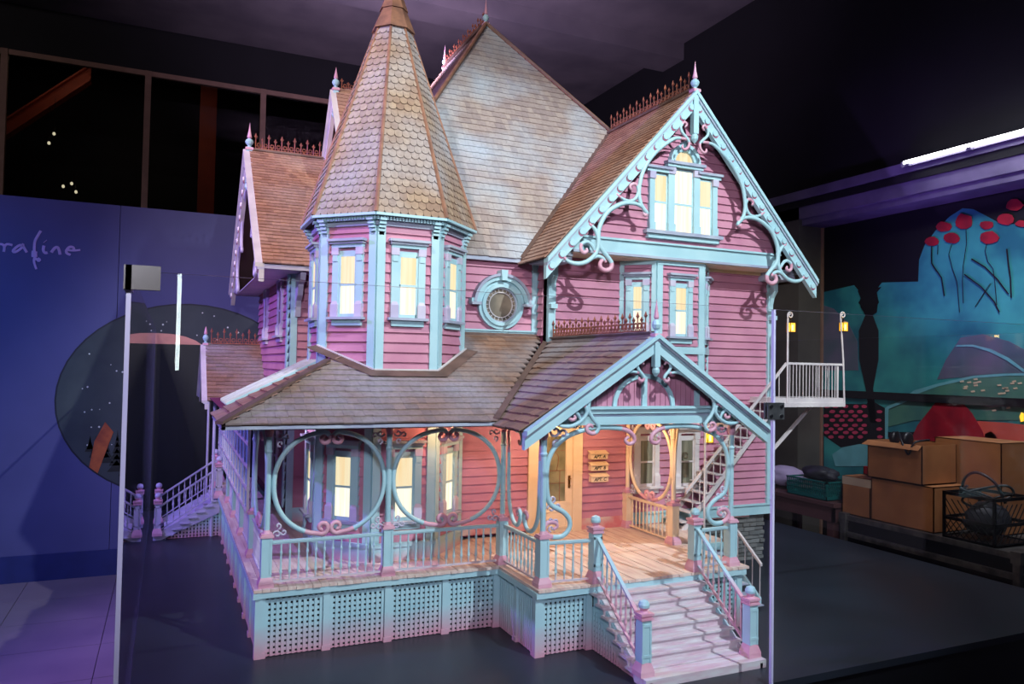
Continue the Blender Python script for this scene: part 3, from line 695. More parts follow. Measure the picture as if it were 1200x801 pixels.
def fret(fr, u, z, s, flip=1, mats=('lav', 'lav'), sc=1.0):
    """small pair of curls filling a corner"""
    for (du, dz, r0, a0, tn) in ((.020, .0, .017, pi, -.95), (.046, .008, .013, pi, .95), (.024, .034, .013, -pi/2, .9)):
        pts = spiral((u+s*du*sc, z+flip*dz*sc), r0*sc, .004*sc, a0 if s > 0 else pi-a0, tn*(1 if s > 0 else -1)*flip, 12)
        m = MB(fr); m.tube([Vector((a, 0, b)) for a, b in pts], .0042*sc, 5, 0, 1, (0, 1, 0), mends=(0, 4, 1)); m.obj('corner_curl', list(mats), H, smooth=True)
def bay(fr, u0, u1, z0=.476, z1=.906, curl=.028, mats=('trim', 'rose')):
    uc = (u0+u1)/2; ru = (u1-u0)/2-.006; zc = (z0+z1)/2; rz = (z1-z0)/2
    c_scroll(fr, uc, zc, ru, rz, -1, curl, mats); c_scroll(fr, uc, zc, ru, rz, 1, curl, mats)
    for s, u in ((1, u0+.004), (-1, u1-.004)):
        fret(fr, u, z0+.012, s, 1); fret(fr, u, z1-.012, s, -1)
FP = frame(0, .022, 1, 0)
bay(FP, .045, .52); bay(FP, .55, 1.068)
FPL = frame(.028, 3.06, 0, -1)
bay(FPL, 3.06-.53, 3.06-.05)
FPB = frame(2.085, -.378, 0, 1)
bay(FPB, .46, .87, mats=('cream', 'rose'), curl=.024)
for du in (-.016, .016): 
    m = MB(FPB); m.tube(smooth_path([(.448, 0, .50), (.448+du*.6, 0, .62), (.448+du, 0, .78), (.448+du*2.4, 0, .92)], 4), .006, 6); m.obj('post_flare', 'cream', H, smooth=True)
FJ2 = frame(1.088, .0, 0, -1)          # jog bay facing -X
scrollpiece(FJ2, [(.02, .90), (.028, .80), (.03, .66), (.045, .56), (.085, .50), (.125, .485), (.155, .505), (.165, .54), (.145, .56), (.13, .545), (.14, .53)], .010)
scrollpiece(FJ2, [(.355, .90), (.352, .80), (.35, .66), (.34, .56), (.30, .50), (.25, .485), (.215, .505), (.20, .54), (.215, .56), (.235, .548), (.228, .53)], .010)
scrollpiece(FJ2, [(.10, .90), (.13, .905), (.16, .89), (.165, .86), (.145, .85), (.13, .865)], .008); scrollpiece(FJ2, [(.28, .90), (.25, .905), (.22, .89), (.215, .86), (.235, .85), (.25, .865)], .008)

GX = 1.585; GY = -.46; GH = .64; GZE = .94; GZA = 1.345
FG = frame(GX, -.378, 1, 0)
ARCH = [(-0.444, 0.512), (-0.426, 0.523), (-0.433, 0.539), (-0.465, 0.544), (-0.486, 0.524), (-0.48, 0.499), (-0.448, 0.481), (-0.399, 0.482), (-0.367, 0.512), (-0.368, 0.551), (-0.401, 0.586), (-0.458, 0.618), (-0.474, 0.662), (-0.479, 0.712), (-0.478, 0.769), (-0.466, 0.818), (-0.437, 0.863), (-0.385, 0.901), (-0.316, 0.925), (-0.249, 0.936), (-0.163, 0.936), (-0.093, 0.926), (-0.052, 0.901), (-0.045, 0.873), (-0.074, 0.862), (-0.092, 0.88), (-0.075, 0.893)]
FGB = frame(GX, -.38, 1, 0)
for s in (1, -1):
    scrollpiece(FG, [(u*s, z) for u, z in ARCH], .0115, 'arch_scroll', ends=(18, 16))
    fret(FG, -.478*s, .60, s, 1, sc=1.15); fret(FG, -.478*s, .55, s, -1, sc=1.0); fret(FG, -.470*s, .925, s, -1, sc=1.5); fret(FG, -.36*s, .948, s, -1, sc=.8)

# ---------- lower walls ----------
DWY = .54
FW = frame(0, DWY, 1, 0)
c = wallcore('lower_wall', FW, [(.80, .29), (3.17, .29), (3.17, .97), (.80, .97)])
m = MB(FW); m.box(.8, 0, .30, 1.45, .014, .345); m.box(1.78, 0, D, 3.0, .014, .345); m.obj('baseboard', 'deckfade', H)
siding(FW, .345, .965, 1.02, 1.452, c); siding(FW, .345, .965, 1.785, 2.12, c); siding(FW, .345, .965, 2.12, 3.14, c)
# door
m = MB(FW)
m.box(1.450, 0, D, 1.508, .026, .93, 0); m.box(1.728, 0, D, 1.786, .026, .93, 0); m.box(1.45, 0, .88, 1.786, .03, .95, 0); m.box(1.44, 0, .95, 1.796, .04, .965, 0)
dr = m.obj('entrance_door', 'cream', H)
m = MB(FW); m.box(1.508, -.004, D, 1.728, .008, .88); m.box(1.53, .008, .30, 1.70, .014, .31); m.box(1.53, .008, .39, 1.70, .014, .40)
m.box(1.508, .008, D, 1.535, .013, .88); m.box(1.69, .008, D, 1.728, .013, .88); m.box(1.535, .008, .40, 1.69, .013, .445); m.box(1.535, .008, .815, 1.69, .013, .88); m.box(1.56, .008, .30, 1.66, .012, .385)
m.obj('door_leaf', 'cream', dr)
m = MB(FW); m.box(1.54, .007, .45, 1.685, .010, .81); m.obj('door_glass', 'doorglass', dr)
m = MB(FW)
for z in (.55, .62, .73): m.box(1.54, .010, z-.001, 1.685, .0125, z+.001)
for u in (1.575, 1.65): m.box(u-.001, .010, .45, u+.001, .0125, .62)
m.tube(smooth_path([(1.6, .0115, .81), (1.59, .0115, .75), (1.64, .0115, .70), (1.63, .0115, .62)]), .0014, 4); m.obj('leaded_lines', 'iron', dr)
m = MB(FW); m.box(1.702, .013, .52, 1.714, .018, .59); m.tube([(1.708, .018, .575), (1.708, .034, .575), (1.69, .036, .572)], .0035, 6); m.lathe([(0.0, .016), (.006, .018), (.006, .024), (0, .026)], 8, (1.708, .535), axis='y'); m.obj('door_handle', 'brass', dr)
# letter boxes
for i, (zc, tx) in enumerate(((.700, 'APT. A'), (.636, 'APT. B'), (.572, 'APT. C'))):
    m = MB(FW); u0, u1 = 1.826+.003*i, 1.944+.003*i
    m.box(u0+.004, .012, zc-.022, u1-.004, .045, zc+.008, 0)
    m.add([(u0, .012, zc+.022), (u1, .012, zc+.022), (u1, .052, zc+.006), (u0, .052, zc+.006), (u0, .012, zc+.026), (u1, .012, zc+.026), (u1, .054, zc+.010), (u0, .054, zc+.010)], [(0,3,2,1),(4,5,6,7),(0,1,5,4),(1,2,6,5),(2,3,7,6),(3,0,4,7)], 0)
    bx = m.obj('letter_box', 'cream', H)
    tc = bpy.data.curves.new('lettering', 'FONT'); tc.body = tx; tc.size = .026; tc.extrude = .0008; tc.offset = .0004; tc.align_x = 'CENTER'; tc.align_y = 'CENTER'; tc.shear = .3
    tmp = bpy.data.objects.new('tmp', tc); COL.objects.link(tmp); bpy.context.view_layer.update()
    tme2 = bpy.data.meshes.new_from_object(tmp.evaluated_get(bpy.context.evaluated_depsgraph_get())); bpy.data.objects.remove(tmp)
    to = bpy.data.objects.new('lettering', tme2); COL.objects.link(to); tme2.materials.clear(); tme2.materials.append(M['fir']); to.parent = bx
    to.location = ((u0+u1)/2, DWY-.0462, zc-.008); to.rotation_euler = (pi/2, 0, 0)
# porch windows of the lower wall
LM = ('white', 'white', 'white')
window(FW, 2.222, .515, .78, .095, lit=False, frame_mats=LM); window(FW, 2.512, .505, .775, .095, lit=False, frame_mats=LM)

# right lower wall: stone foundation, sill band, corner board
m = MB(FW); m.box(2.14, -.03, 0, 3.13, -.012, .29); fo = m.obj('stone_foundation', 'mortar', H)
rs = random.Random(4); z = 0
rows = 11
for r in range(rows):
    z0 = r*.29/rows; z1 = z0+.29/rows-.003; u = 2.14-(r % 2)*.03
    while u < 3.13:
        wd = rs.uniform(.04, .09); u1 = min(u+wd, 3.14)
        if u1-u > .012:
            b = MB(FW); d = rs.uniform(.004, .016); j = [rs.uniform(-.002, .002) for _ in range(8)]
            b.hexa([(u, -.012, z0), (u1-.003, -.012, z0), (u1-.004, -.012+d, z0+.002+j[0]), (u+.002, -.012+d, z0+.002+j[1]), (u, -.012, z1), (u1-.003, -.012, z1), (u1-.004+j[2], -.012+d, z1-.002), (u+.002+j[3], -.012+d, z1-.002+j[4]*.5)])
            b.obj('stone', 'stone', fo)
        u = u1
m = MB(FW); m.box(2.10, -.03, .288, 3.185, .020, .352); m.box(2.10, -.03, .345, 3.185, .028, .356); m.obj('sill_band', 'trim', H)
# wing front wall between the roofs and down at the right
FWW = frame(0, DWY, 1, 0)
c = wallcore('wing_wall', FW, [(1.55, .97), (3.17, .97), (3.17, 1.84), (1.55, 1.84)])
siding(FW, .965, 1.835, 2.46, 3.14, c); siding(FW, 1.28, 1.835, 1.59, 2.08, c)
m = MB(FW); m.box(3.132, -.05, .355, 3.172, .026, 1.84); m.obj('corner_board', 'trim', H)
m = MB(FW); m.box(1.556, -.05, 1.30, 1.60, .026, 1.84); m.obj('corner_board', 'trim', H)
m = MB(); m.box(1.55, DWY, .9, 1.57, .66, 1.84); m.box(3.14, DWY, .3, 3.17, 3.1, 1.84); m.obj('side_wall', 'panel', H)
m = MB(); m.box(1.545, .625, 1.3, 1.562, .655, 1.84); m.obj('corner_board', 'trim', H)
FWS = frame(1.55, .65, 0, -1)
siding(FWS, 1.37, 1.82, 0.03, .085, H)
m = MB(FW); m.box(2.46, .0, 1.80, 3.15, .03, 1.84); m.obj('soffit_board', 'cream', H)
# recessed main wall with the round window
MY = .65
FM = frame(0, MY, 1, 0)
c = wallcore('main_wall', FM, [(.9, 1.2), (1.56, 1.2), (1.56, 1.84), (.9, 1.84)])
siding(FM, 1.395, 1.83, .95, 1.535, c)
m = MB(FM); m.box(.9, 0, 1.355, 1.56, .022, 1.392); m.box(.9, 0, 1.388, 1.56, .03, 1.397); m.obj('belt_board', 'trim', H)
m = MB(FM); m.box(1.51, 0, 1.39, 1.54, .02, 1.84); m.obj('corner_board', 'trim', H)
def round_window(fr, u, z, R):
    T = lambda a, b, c_: fr(a, b, c_)
    def ring(r0, r1, n0, n1, a0=0, a1=2*pi, k=40, mi=0, m=None):
        full = abs(a1-a0-2*pi) < 1e-6; vs = []; fs = []
        for i in range(k+1):
            a = a0+(a1-a0)*i/k
            for r, n in ((r0, n0), (r1, n0), (r1, n1), (r0, n1)): vs.append((u+r*cos(a), n, z+r*sin(a)))
        for i in range(k):
            o = i*4
            for j in range(4): fs.append((o+j, o+(j+1) % 4, o+4+(j+1) % 4, o+4+j))
        fs.append((0, 1, 2, 3)); fs.append((k*4, k*4+3, k*4+2, k*4+1)); m.add(vs, fs, mi)
    m = MB(T)
    ring(R*.80, R, .004, .034, m=m); ring(R*.72, R*.86, .004, .045, m=m, mi=0); ring(R*.66, R*.74, .004, .028, m=m, mi=1)
    # hood arch
    ring(R*1.0, R*1.16, .004, .05, radians(8), radians(172), 26, 0, m); ring(R*1.16, R*1.27, .004, .062, radians(4), radians(176), 26, 1, m)
    for s in (-1, 1): m.box(u+s*R*1.14-.028, .004, z-.005, u+s*R*1.14+.028, .06, z+.010, 1); m.box(u+s*R*1.2-.022, .004, z+.0, u+s*R*1.2+.022, .055, z+.03, 0)
    m.add([(u-.014, .004, z+R*.98), (u+.014, .004, z+R*.98), (u+.014, .075, z+R*.98), (u-.014, .075, z+R*.98), (u-.02, .004, z+R*1.4), (u+.02, .004, z+R*1.4), (u+.02, .075, z+R*1.4), (u-.02, .075, z+R*1.4)], [(0,3,2,1),(4,5,6,7),(0,1,5,4),(1,2,6,5),(2,3,7,6),(3,0,4,7)], 0)
    f = m.obj('round_window', ['trim', 'cornice'], H, label='round window with hood arch and keystone')
    m = MB(T); ring(R*.50, R*.53, .017, .026, m=m)
    for i in range(22):
        a = 2*pi*i/22; m.tube([(u+R*.52*cos(a), .020, z+R*.52*sin(a)), (u+R*.68*cos(a), .020, z+R*.68*sin(a))], .0022, 4)
    m.obj('muntins', 'white', f)
    g = MB(T); g.add([(u+R*.69*cos(2*pi*i/36), .017, z+R*.69*sin(2*pi*i/36)) for i in range(36)], [tuple(range(36))]); g.obj('window_pane', 'roundglass', f)
round_window(FM, 1.315, 1.535, .136)
m = MB(FM); m.box(.9, -.04, 1.15, 1.56, 0, 1.2); m.obj('wall_plate', 'panel', H)

# ---------- turret ----------
TC = (.665, .605); TS = .294
def octv(S, i):   # vertices starting at front-left, counter-clockwise seen from above
    r = S/(2*sin(pi/8)); a = radians(-112.5+45*i); return (TC[0]+r*cos(a), TC[1]+r*sin(a))
for i, nm in ((-2, 'b'), (-1, 'l'), (0, 'f'), (1, 'r')):
    a, b = octv(TS, i), octv(TS, i+1); fr = frame(a[0], a[1], b[0]-a[0], b[1]-a[1])
    c = wallcore('turret_wall', fr, [(0, D), (TS, D), (TS, 1.88), (0, 1.88)])
    siding(fr, .36, .94, .02, TS-.02, c)
    siding(fr, 1.16, 1.86, .02, TS-.02, c)
    m = MB(fr); m.box(0, 0, D, TS, .018, .345); m.box(-.003, 0, .345, TS+.003, .026, .365); m.obj('baseboard', 'trimdeck', H)
    m = MB(fr)
    for u0, u1 in ((-.004, .034), (TS-.034, TS+.004)): m.box(u0, 0, 1.14, u1, .02, 1.84); m.box(u0, 0, .36, u1, .02, .95)
    m.obj('turret_pilaster', 'trim', H)
    window(fr, TS/2, 1.425, 1.71, .086)
    window(fr, TS/2, .475, .765, .090, frame_mats=('trim', 'cornice', 'lav'))
    # frieze and brackets under the eave
    m = MB(fr); m.box(-.01, 0, 1.845, TS+.01, .02, 1.89); m.obj('frieze', 'cornice', H)
    for u in (.014, TS-.014):
        m = MB(fr)
        for k in range(5): m.box(u-.016, 0, 1.80+k*.016, u+.016, .018+.009*k, 1.812+k*.016)
        m.box(u-.012, 0, 1.80, u+.012, .02, 1.875); m.obj('eave_bracket', 'trim', H)
    # white bead along the junction with the porch roof handled below
RS = .34; ZE = 1.895; ZA = 3.20; ZC = 2.93
m = MB(); v = [octv(RS, i)+(ZE,) for i in range(8)]; vi = [octv(RS-.03, i)+(ZE-.012,) for i in range(8)]
cap_ = (TC[0], TC[1], ZA)
m.add(v+vi+[cap_], [(i, (i+1) % 8, 16) for i in range(8)]+[tuple(8+i for i in range(8))]+[(i, 8+i, 8+(i+1) % 8, (i+1) % 8) for i in range(8)])
tr = m.obj('turret_roof', ['underroof'], H)
m = MB()
for i in range(8):
    a, b = Vector(octv(RS+.002, i)+(ZE-.004,)), Vector(octv(RS+.002, (i+1) % 8)+(ZE-.004,)); m.beam(a, b, .02, .012)
m.obj('eave_moulding', 'trim', H)
for i in (-1, 0, 1):
    a, b = Vector(octv(RS-.012, i % 8)+(ZE-.020,)), Vector(octv(RS-.012, i+1)+(ZE-.020,)); dm = MB(); n = 22
    for k in range(n): dm.beam(a.lerp(b, (k+.2)/n), a.lerp(b, (k+.8)/n), .014, .014)
    dm.obj('dentils', 'trim', H, kind='stuff')
# hexagonal/scalloped shingle mesh
def scale_mesh(w_, h):
    m = MB(); n = 6; pts = [(-w_/2, h)]+[(-w_/2, h*.32)]+[(-w_/2*cos(pi*i/n), h*.32-h*.32*sin(pi*i/n)) for i in range(1, n)]+[(w_/2, h*.32), (w_/2, h)]
    k = len(pts); top = [(x, y, .0065 if y < h*.9 else .002) for x, y in pts]; bot = [(x, y, 0) for x, y in pts]
    m.add(top+bot, [tuple(range(k))]+[(i, k+i, k+(i+1) % k, (i+1) % k) for i in range(k)]); return m
SM = scale_mesh(.036, .052).mesh('scale_shingle', 'shingT')
def roof_frame(o, u, v):
    o, u, v = Vector(o), Vector(u).normalized(), Vector(v); v = (v-u*v.dot(u)).normalized(); n = u.cross(v)
    if n.z < 0: n = -n
    mt = Matrix((u, v, n)).transposed().to_4x4(); mt.translation = o; return mt
stuffT = MB(); sT0 = scale_mesh(.036, .052)
for i in (0, 1, -1, 2, -2):
    a = Vector(octv(RS, i % 8)+(ZE,)); b = Vector(octv(RS, (i+1) % 8)+(ZE,)); mid = (a+b)/2; apex = Vector(cap_)
    fm = roof_frame(mid, b-a, apex-mid); Lh = (apex-mid).length; half = (b-a).length/2
    Lc = Lh*(ZC-ZE)/(ZA-ZE); row = 0; vv = -.004; rr = random.Random(i+20)
    while vv < Lc-.02:
        hw = half*(1-(vv+.012)/Lh); n = max(1, round(2*hw/.037)); wd = 2*hw/n
        off = .5 if row % 2 else 0
        for k in range(n+(1 if off else 0)):
            uu = -hw+(k+.5-off)*wd
            x0, x1 = max(-hw, uu-wd/2), min(hw, uu+wd/2)
            if x1-x0 < .006: continue
            mt = fm @ Matrix.Translation(((x0+x1)/2, vv+rr.uniform(-.002, .002), .001)) @ Matrix.Rotation(rr.uniform(-.02, .02), 4, 'Z') @ Matrix.Rotation(-.06, 4, 'X') @ Matrix.Diagonal(((x1-x0)/.037, 1, 1, 1))
            if i in (0, 1) and COUNT['scale'] < 300: put('scale_shingle', SM, tr, mt); COUNT['scale'] += 1
            else: stuffT.add([tuple(mt @ Vector(p)) for p in sT0.v], sT0.f)
        vv += .0385; row += 1
stuffT.obj('scalloped_shingles', 'shingT', tr, kind='stuff')
for i in range(8):
    m = MB(); m.tube([octv(RS+.004, i)+(ZE+.004,), tuple(Vector(octv(RS+.004, i)+(ZE+.004,)).lerp(Vector(cap_), .985))], [.011, .007], 6); m.obj('hip_ridge', 'cap', tr)
m = MB()
def octring(z, S): return [octv(S, i)+(z,) for i in range(8)]
def cap_ring(z0, e0, z1, e1):
    s0 = RS*(ZA-z0)/(ZA-ZE)+e0; s1 = RS*(ZA-z1)/(ZA-ZE)+e1
    a = octring(z0, s0); b = octring(z1, s1); m.add(a+b, [(i, (i+1) % 8, 8+(i+1) % 8, 8+i) for i in range(8)]+[tuple(range(8))])
cap_ring(2.925, .016, 3.05, .010); cap_ring(3.04, .016, 3.195, .012)
m.obj('metal_cap', 'cap', tr)

# ---------- generic shingled slope ----------
def interval(poly, v):
    xs = []
    n = len(poly)
    for i in range(n):
        (u0, v0), (u1, v1) = poly[i], poly[(i+1) % n]
        if (v0-v)*(v1-v) < 0: xs.append(u0+(u1-u0)*(v-v0)/(v1-v0))
    return (min(xs), max(xs)) if len(xs) >= 2 else None
SHM = {}
def slope_roof(name, O, U, V, poly, course=.05, sw=.04, mat='shing', objs=False, th=.012, parent=H, skip=None, seed=1, rag=0):
    """O origin, U along the eave, V up the slope; poly in (u,v)"""
    fm = roof_frame(O, U, V); flip = (fm.to_3x3().determinant() < 0)
    m = MB(); n = len(poly); P3 = [fm @ Vector((u, v, 0)) for u, v in poly]; P4 = [fm @ Vector((u, v, -th)) for u, v in poly]
    m.add([tuple(p) for p in P3+P4], [tuple(range(n)), tuple(range(n, 2*n))[::-1]]+[(i, n+i, n+(i+1) % n, (i+1) % n) for i in range(n)])
    r = m.obj(name, 'underroof', parent)
    vmax = max(v for u, v in poly); rr = random.Random(seed); st_ = MB(); v = -.006
    if mat not in SHM:
        b = MB(); b.hexa([(-.5, 0, 0), (.5, 0, 0), (.5, 1, 0), (-.5, 1, 0), (-.5, 0, .007), (.5, 0, .007), (.5, 1, .002), (-.5, 1, .002)]); SHM[mat] = (b, b.mesh('shingle', mat))
    b, bme = SHM[mat]
    while v < vmax-.006:
        it = interval(poly, max(v+.4*course, .001))
        if it:
            u, u1 = it; u -= rr.random()*0
            while u < u1-.004:
                wd = sw*rr.uniform(.7, 1.3); e = min(u+wd, u1)
                if u1-e < sw*.3: e = u1
                j = rr.uniform(-.0025, .0025)-(rr.random()*rag)
                mt = fm @ Matrix.Translation(((u+e)/2, v+j, .001)) @ Matrix.Rotation(-.05, 4, 'X') @ Matrix.Diagonal((e-u-.0008, course*1.25, 1, 1))
                cpt = mt @ Vector((0, .5, 0))
                if not (skip and skip(cpt)):
                    if objs and COUNT['shingle'] < 300: put('shingle', bme, r, mt); COUNT['shingle'] += 1
                    else: st_.add([tuple(mt @ Vector(p)) for p in b.v], b.f)
                u = e
        v += course
    if st_.v: st_.obj('small_shingles', mat, r, kind='stuff')
    return r
def strip(name, p0, p1, wd, h, mat='flash', up=(0, 0, 1)):
    m = MB(); m.beam(p0, p1, wd, h, 0, up); return m.obj(name, mat, H)
def in_turret(p): return sqrt((p.x-TC[0])**2+(p.y-TC[1])**2) < .34
# porch main roof. plane z = .958+.5(Y+.18)
PS = .5; EY = -.18; EZ = .958; EX = -.17
def pz(y): return EZ+PS*(y-EY)
k_ = sqrt(1+PS*PS)
def fv(y): return (y-EY)*k_
vx = .955; kx = .633   # valley against the porch gable
poly = [(0, 0), (vx-EX-.0, 0), (1.545-EX, fv(.60)), (1.545-EX, fv(.66)), (EX*0+.84, fv(.66))]
# hip: u = y-EY
poly = [(0, 0), (vx-EX, 0), (1.56-EX, fv(.615)), (1.56-EX, fv(.66)), (.84, fv(.66))]
slope_roof('porch_roof', (EX, EY, EZ), (1, 0, 0), (0, 1, PS), poly, .052, .046, 'shing', True, skip=in_turret, seed=2, rag=.002)
# left slope (faces -X)
polyL = [(0, 0), (0, 0)]
slope_roof('porch_roof', (EX, .50, EZ), (0, -1, 0), (1, 0, PS), [(0, 0), (.68, 0), (.68-.60, .60*k_), (0, .60*k_)], .06, .05, 'shingL', False, skip=in_turret, seed=3)
strip('hip_ridge', (EX-.01, EY-.01, EZ+.008), (.31, .30, pz(.30)+.012), .035, .012)
m = MB(); m.box(EX, EY, EZ-.021, vx, EY+.014, EZ-.008); m.box(EX, EY, EZ-.021, EX+.014, .5, EZ-.008); m.obj('porch_fascia', 'cornice', H)
m = MB(); m.box(.03, .012, .916, 1.12, .035, .948); m.box(.016, .01, .925, .04, 3.06, .948); m.obj('porch_beam', 'lav', H)
m = MB(); m.box(-.12, -.14, .945, 1.55, .62, .949); m.box(-.1, .5, .945, .3, 3.0, .949); m.obj('porch_ceiling', 'panel', H)
# flashing and bead where the turret meets the roof
for i in (-1, 0, 1):
    a, b = octv(TS+.02, i % 8), octv(TS+.02, i+1)
    m = MB(); za, zb = pz(a[1])+.004, pz(b[1])+.004
    m.beam((a[0], a[1], za+.004), (b[0], b[1], zb+.004), .012, .012); m.obj('turret_bead', 'white', H)
    a2, b2 = octv(TS+.07, i % 8), octv(TS+.07, i+1)
    m = MB(); m.add([(a[0], a[1], pz(a[1])+.01), (b[0], b[1], pz(b[1])+.01), (b2[0], b2[1], pz(b2[1])+.011), (a2[0], a2[1], pz(a2[1])+.011)], [(0, 1, 2, 3)]); m.obj('flashing', 'flash', H)
m = MB(); m.box(.98, .62, pz(.62)-.02, 1.55, .65, pz(.65)+.006); m.obj('flashing', 'flash', H)
# glazed lean-to along the left side
m = MB(); y = .56
zl = lambda x: EZ+.004+PS*(x-EX)
m.add([(EX+.06, .5, zl(EX+.06)), (EX+.06, .86, zl(EX+.06)), (.34, .86, zl(.34)), (.34, .5, zl(.34)), (EX+.06, .5, zl(EX+.06)+.012), (EX+.06, .86, zl(EX+.06)+.012), (.34, .86, zl(.34)+.012), (.34, .5, zl(.34)+.012)], [(0,3,2,1),(4,5,6,7),(0,1,5,4),(1,2,6,5),(2,3,7,6),(3,0,4,7)])
lr = m.obj('side_roof', 'trim', H)
for k in range(6):
    y = .515+k*.066; m = MB(); m.beam((EX+.055, y, zl(EX+.055)+.014), (.34, y, zl(.34)+.014), .012, .014); m.obj('roof_rib', 'white', lr)
# glazed screen with white bars
FGS = frame(.010, 2.9, 0, -1)
m = MB(FGS); U0, U1 = .05, 2.31
for k in range(13): u = U0+(U1-U0)*k/12; m.box(u-.005, 0, .475, u+.005, .012, .915)
for z in (.48, .585, .69, .80, .91): m.box(U0, 0, z-.005, U1, .014, z+.005)
gs = m.obj('glazed_screen', 'white', H)
m = MB(FGS); m.box(U0, .002, .48, U1, .004, .91); m.obj('screen_glass', paint('blue_obscured_glass', srgb(150, 192, 208), srgb(126, 170, 196), .25, 6), gs)

# porch gable roof
VB = (DWY+.10)
for s in (-1, 1):
    ev = Vector((GX+s*GH, GY, GZE)); rg = Vector((GX, GY, GZA)); L = (rg-ev).length
    yb_e = EY+(GZE+.02-EZ)/PS+.02 if s < 0 else DWY; yb_r = DWY if s > 0 else EY+(GZA-EZ)/PS+.05
    yb_r = DWY+.0
    le, lr_ = yb_e-GY, yb_r-GY
    if s < 0: slope_roof('porch_gable_roof', ev, (0, 1, 0), rg-ev, [(0, 0), (le, 0), (lr_, L), (0, L)], .052, .044, 'shing', False, seed=5, rag=.003)
    else: slope_roof('porch_gable_roof', (ev.x, VB, ev.z), (0, -1, 0), rg-ev, [(0, 0), (VB-GY, 0), (VB-GY, L), (0, L)], .052, .044, 'shing', False, seed=6)
strip('valley_strip', (vx, EY-.005, EZ+.012), (1.565, .555, 1.342), .03, .008)
strip('ridge_cap', (GX, GY, GZA+.012), (GX, DWY, GZA+.012), .03, .010)
def cresting(p0, p1, gap=.036, h=.062, name='roof_cresting'):
    p0, p1 = Vector(p0), Vector(p1); d = p1-p0; L = d.length; d.normalize(); m = MB(); up = Vector((0, 0, 1)); nrm = d.cross(up)
    m.beam(p0+up*.004, p1+up*.004, .008, .008); m.beam(p0+up*.022, p1+up*.022, .004, .004)
    n = max(2, round(L/gap))
    for i in range(n+1):
        c_ = p0+d*(L*i/n); H1 = h if i % 2 == 0 else h*.72
        m.tube([c_, c_+up*(H1*.72)], .0034, 4)
        t = c_+up*(H1*.72)
        m.hexa([tuple(q) for q in (t-d*.0015-nrm*.0015, t+d*.0015-nrm*.0015, t+d*.0015+nrm*.0015, t-d*.0015+nrm*.0015,
                 t+up*.014-d*.012-nrm*.003, t+up*.014+d*.012-nrm*.003, t+up*.014+d*.012+nrm*.003, t+up*.014-d*.012+nrm*.003)])
        m.tube([t+up*.011, t+up*(.012+H1*.24)], [.009, .001], 4)
        if i < n:
            q = c_+d*(L/n/2)
            for sg in (-1, 1):
                m.tube([q+up*.006, q+up*.02+d*sg*.008, q+up*.034+d*sg*.011, q+up*.043+d*sg*.004, q+up*.036], .0028, 4)
    return m.obj(name, 'iron', H)
cresting((GX, GY+.07, GZA+.016), (GX, DWY-.03, GZA+.016), .032, .085)

# rake boards
def rake(fr, half, ze, za, depth, th, mats=('trim', 'cornice'), scal=0, off=0, name='rake_board', gy=0):
    for s in (-1, 1):
        sl = (za-ze)/half; ln = sqrt(1+sl*sl); dv = depth*ln
        m = MB(fr)
        def seg(a0, a1, n0, n1, mi):   # band between vertical offsets a0,a1 below the roof line
            v = []
            for n in (n0, n1):
                v += [(s*half, n, ze-a0), (0, n, za-a0), (0, n, za-a1), (s*half, n, ze-a1)]
            m.add(v, [(0,1,2,3),(7,6,5,4),(0,4,5,1),(1,5,6,2),(2,6,7,3),(3,7,4,0)], mi)
        seg(-.004, dv*.20, -.01, th+.020, 0); seg(dv*.20, dv*.34, -.01, th+.010, 1); seg(dv*.34, dv, -.01, th, 0)
        r = m.obj(name, list(mats), H)
        if scal:
            dirx, dirz = -s/ln, sl/ln; nxx, nzz = -dirz*0, 0
            R_ = depth*.25
            for i in range(scal):
                t = (i+.55)/scal*half*ln; cx_, cz_ = s*half+dirx*t, ze+dirz*t-dv*.665; q = MB(fr)
                q.lathe([(R_*1.06, th-.002), (R_*1.06, th+.0035)], 14, (cx_-dirx*R_*.22, cz_-dirz*R_*.22-R_*.16), 1, axis='y')  # deep rose disc slipped downslope paints the scallop's shadow line
                q.lathe([(R_, th-.002), (R_, th+.0075), (R_*.9, th+.009)], 14, (cx_, cz_), 0, axis='y')
                q.obj('scallop', [mats[0], 'scallopshadow'], r)
    return
FGR = frame(GX, GY, 1, 0)
rake(FGR, GH-.01, GZE-.006, GZA, .062, .018)
def finial(fr, u, n, z0, z1, drop, name='finial', s=1.0):
    m = MB(lambda x, y, z: fr(u+x, n+y, z))
    m.box(-.014*s, -.014*s, z0-drop, .014*s, .014*s, z0+.02, 0)
    m.box(-.019*s, -.019*s, z0+.0, .019*s, .019*s, z0+.016, 1)
    h = z1-z0-.02
    m.lathe([(.010*s, z0+.016), (.008*s, z0+.03), (.016*s, z0+.04), (.021*s, z0+.055), (.016*s, z0+.07), (.007*s, z0+.078), (.012*s, z0+.086), (.010*s, z0+.1), (.006*s, z0+.11+h*.1), (0.0, z1)], 10, mis=[0, 0, 0, 0, 0, 1, 1, 1, 1])
    m.lathe([(0, z0-drop-.045*s), (.006*s, z0-drop-.04*s), (.017*s, z0-drop-.025*s), (.018*s, z0-drop-.012*s), (.012*s, z0-drop)], 10, mi=0)
    m.obj(name, ['trim', 'rose'], H)
finial(FGR, 0, .012, GZA-.01, GZA+.16, .13)
Q1 = [(-0.055, 1.215), (-0.064, 1.227), (-0.08, 1.223), (-0.087, 1.207), (-0.08, 1.19), (-0.063, 1.173), (-0.053, 1.156), (-0.063, 1.142), (-0.079, 1.149), (-0.075, 1.159)]
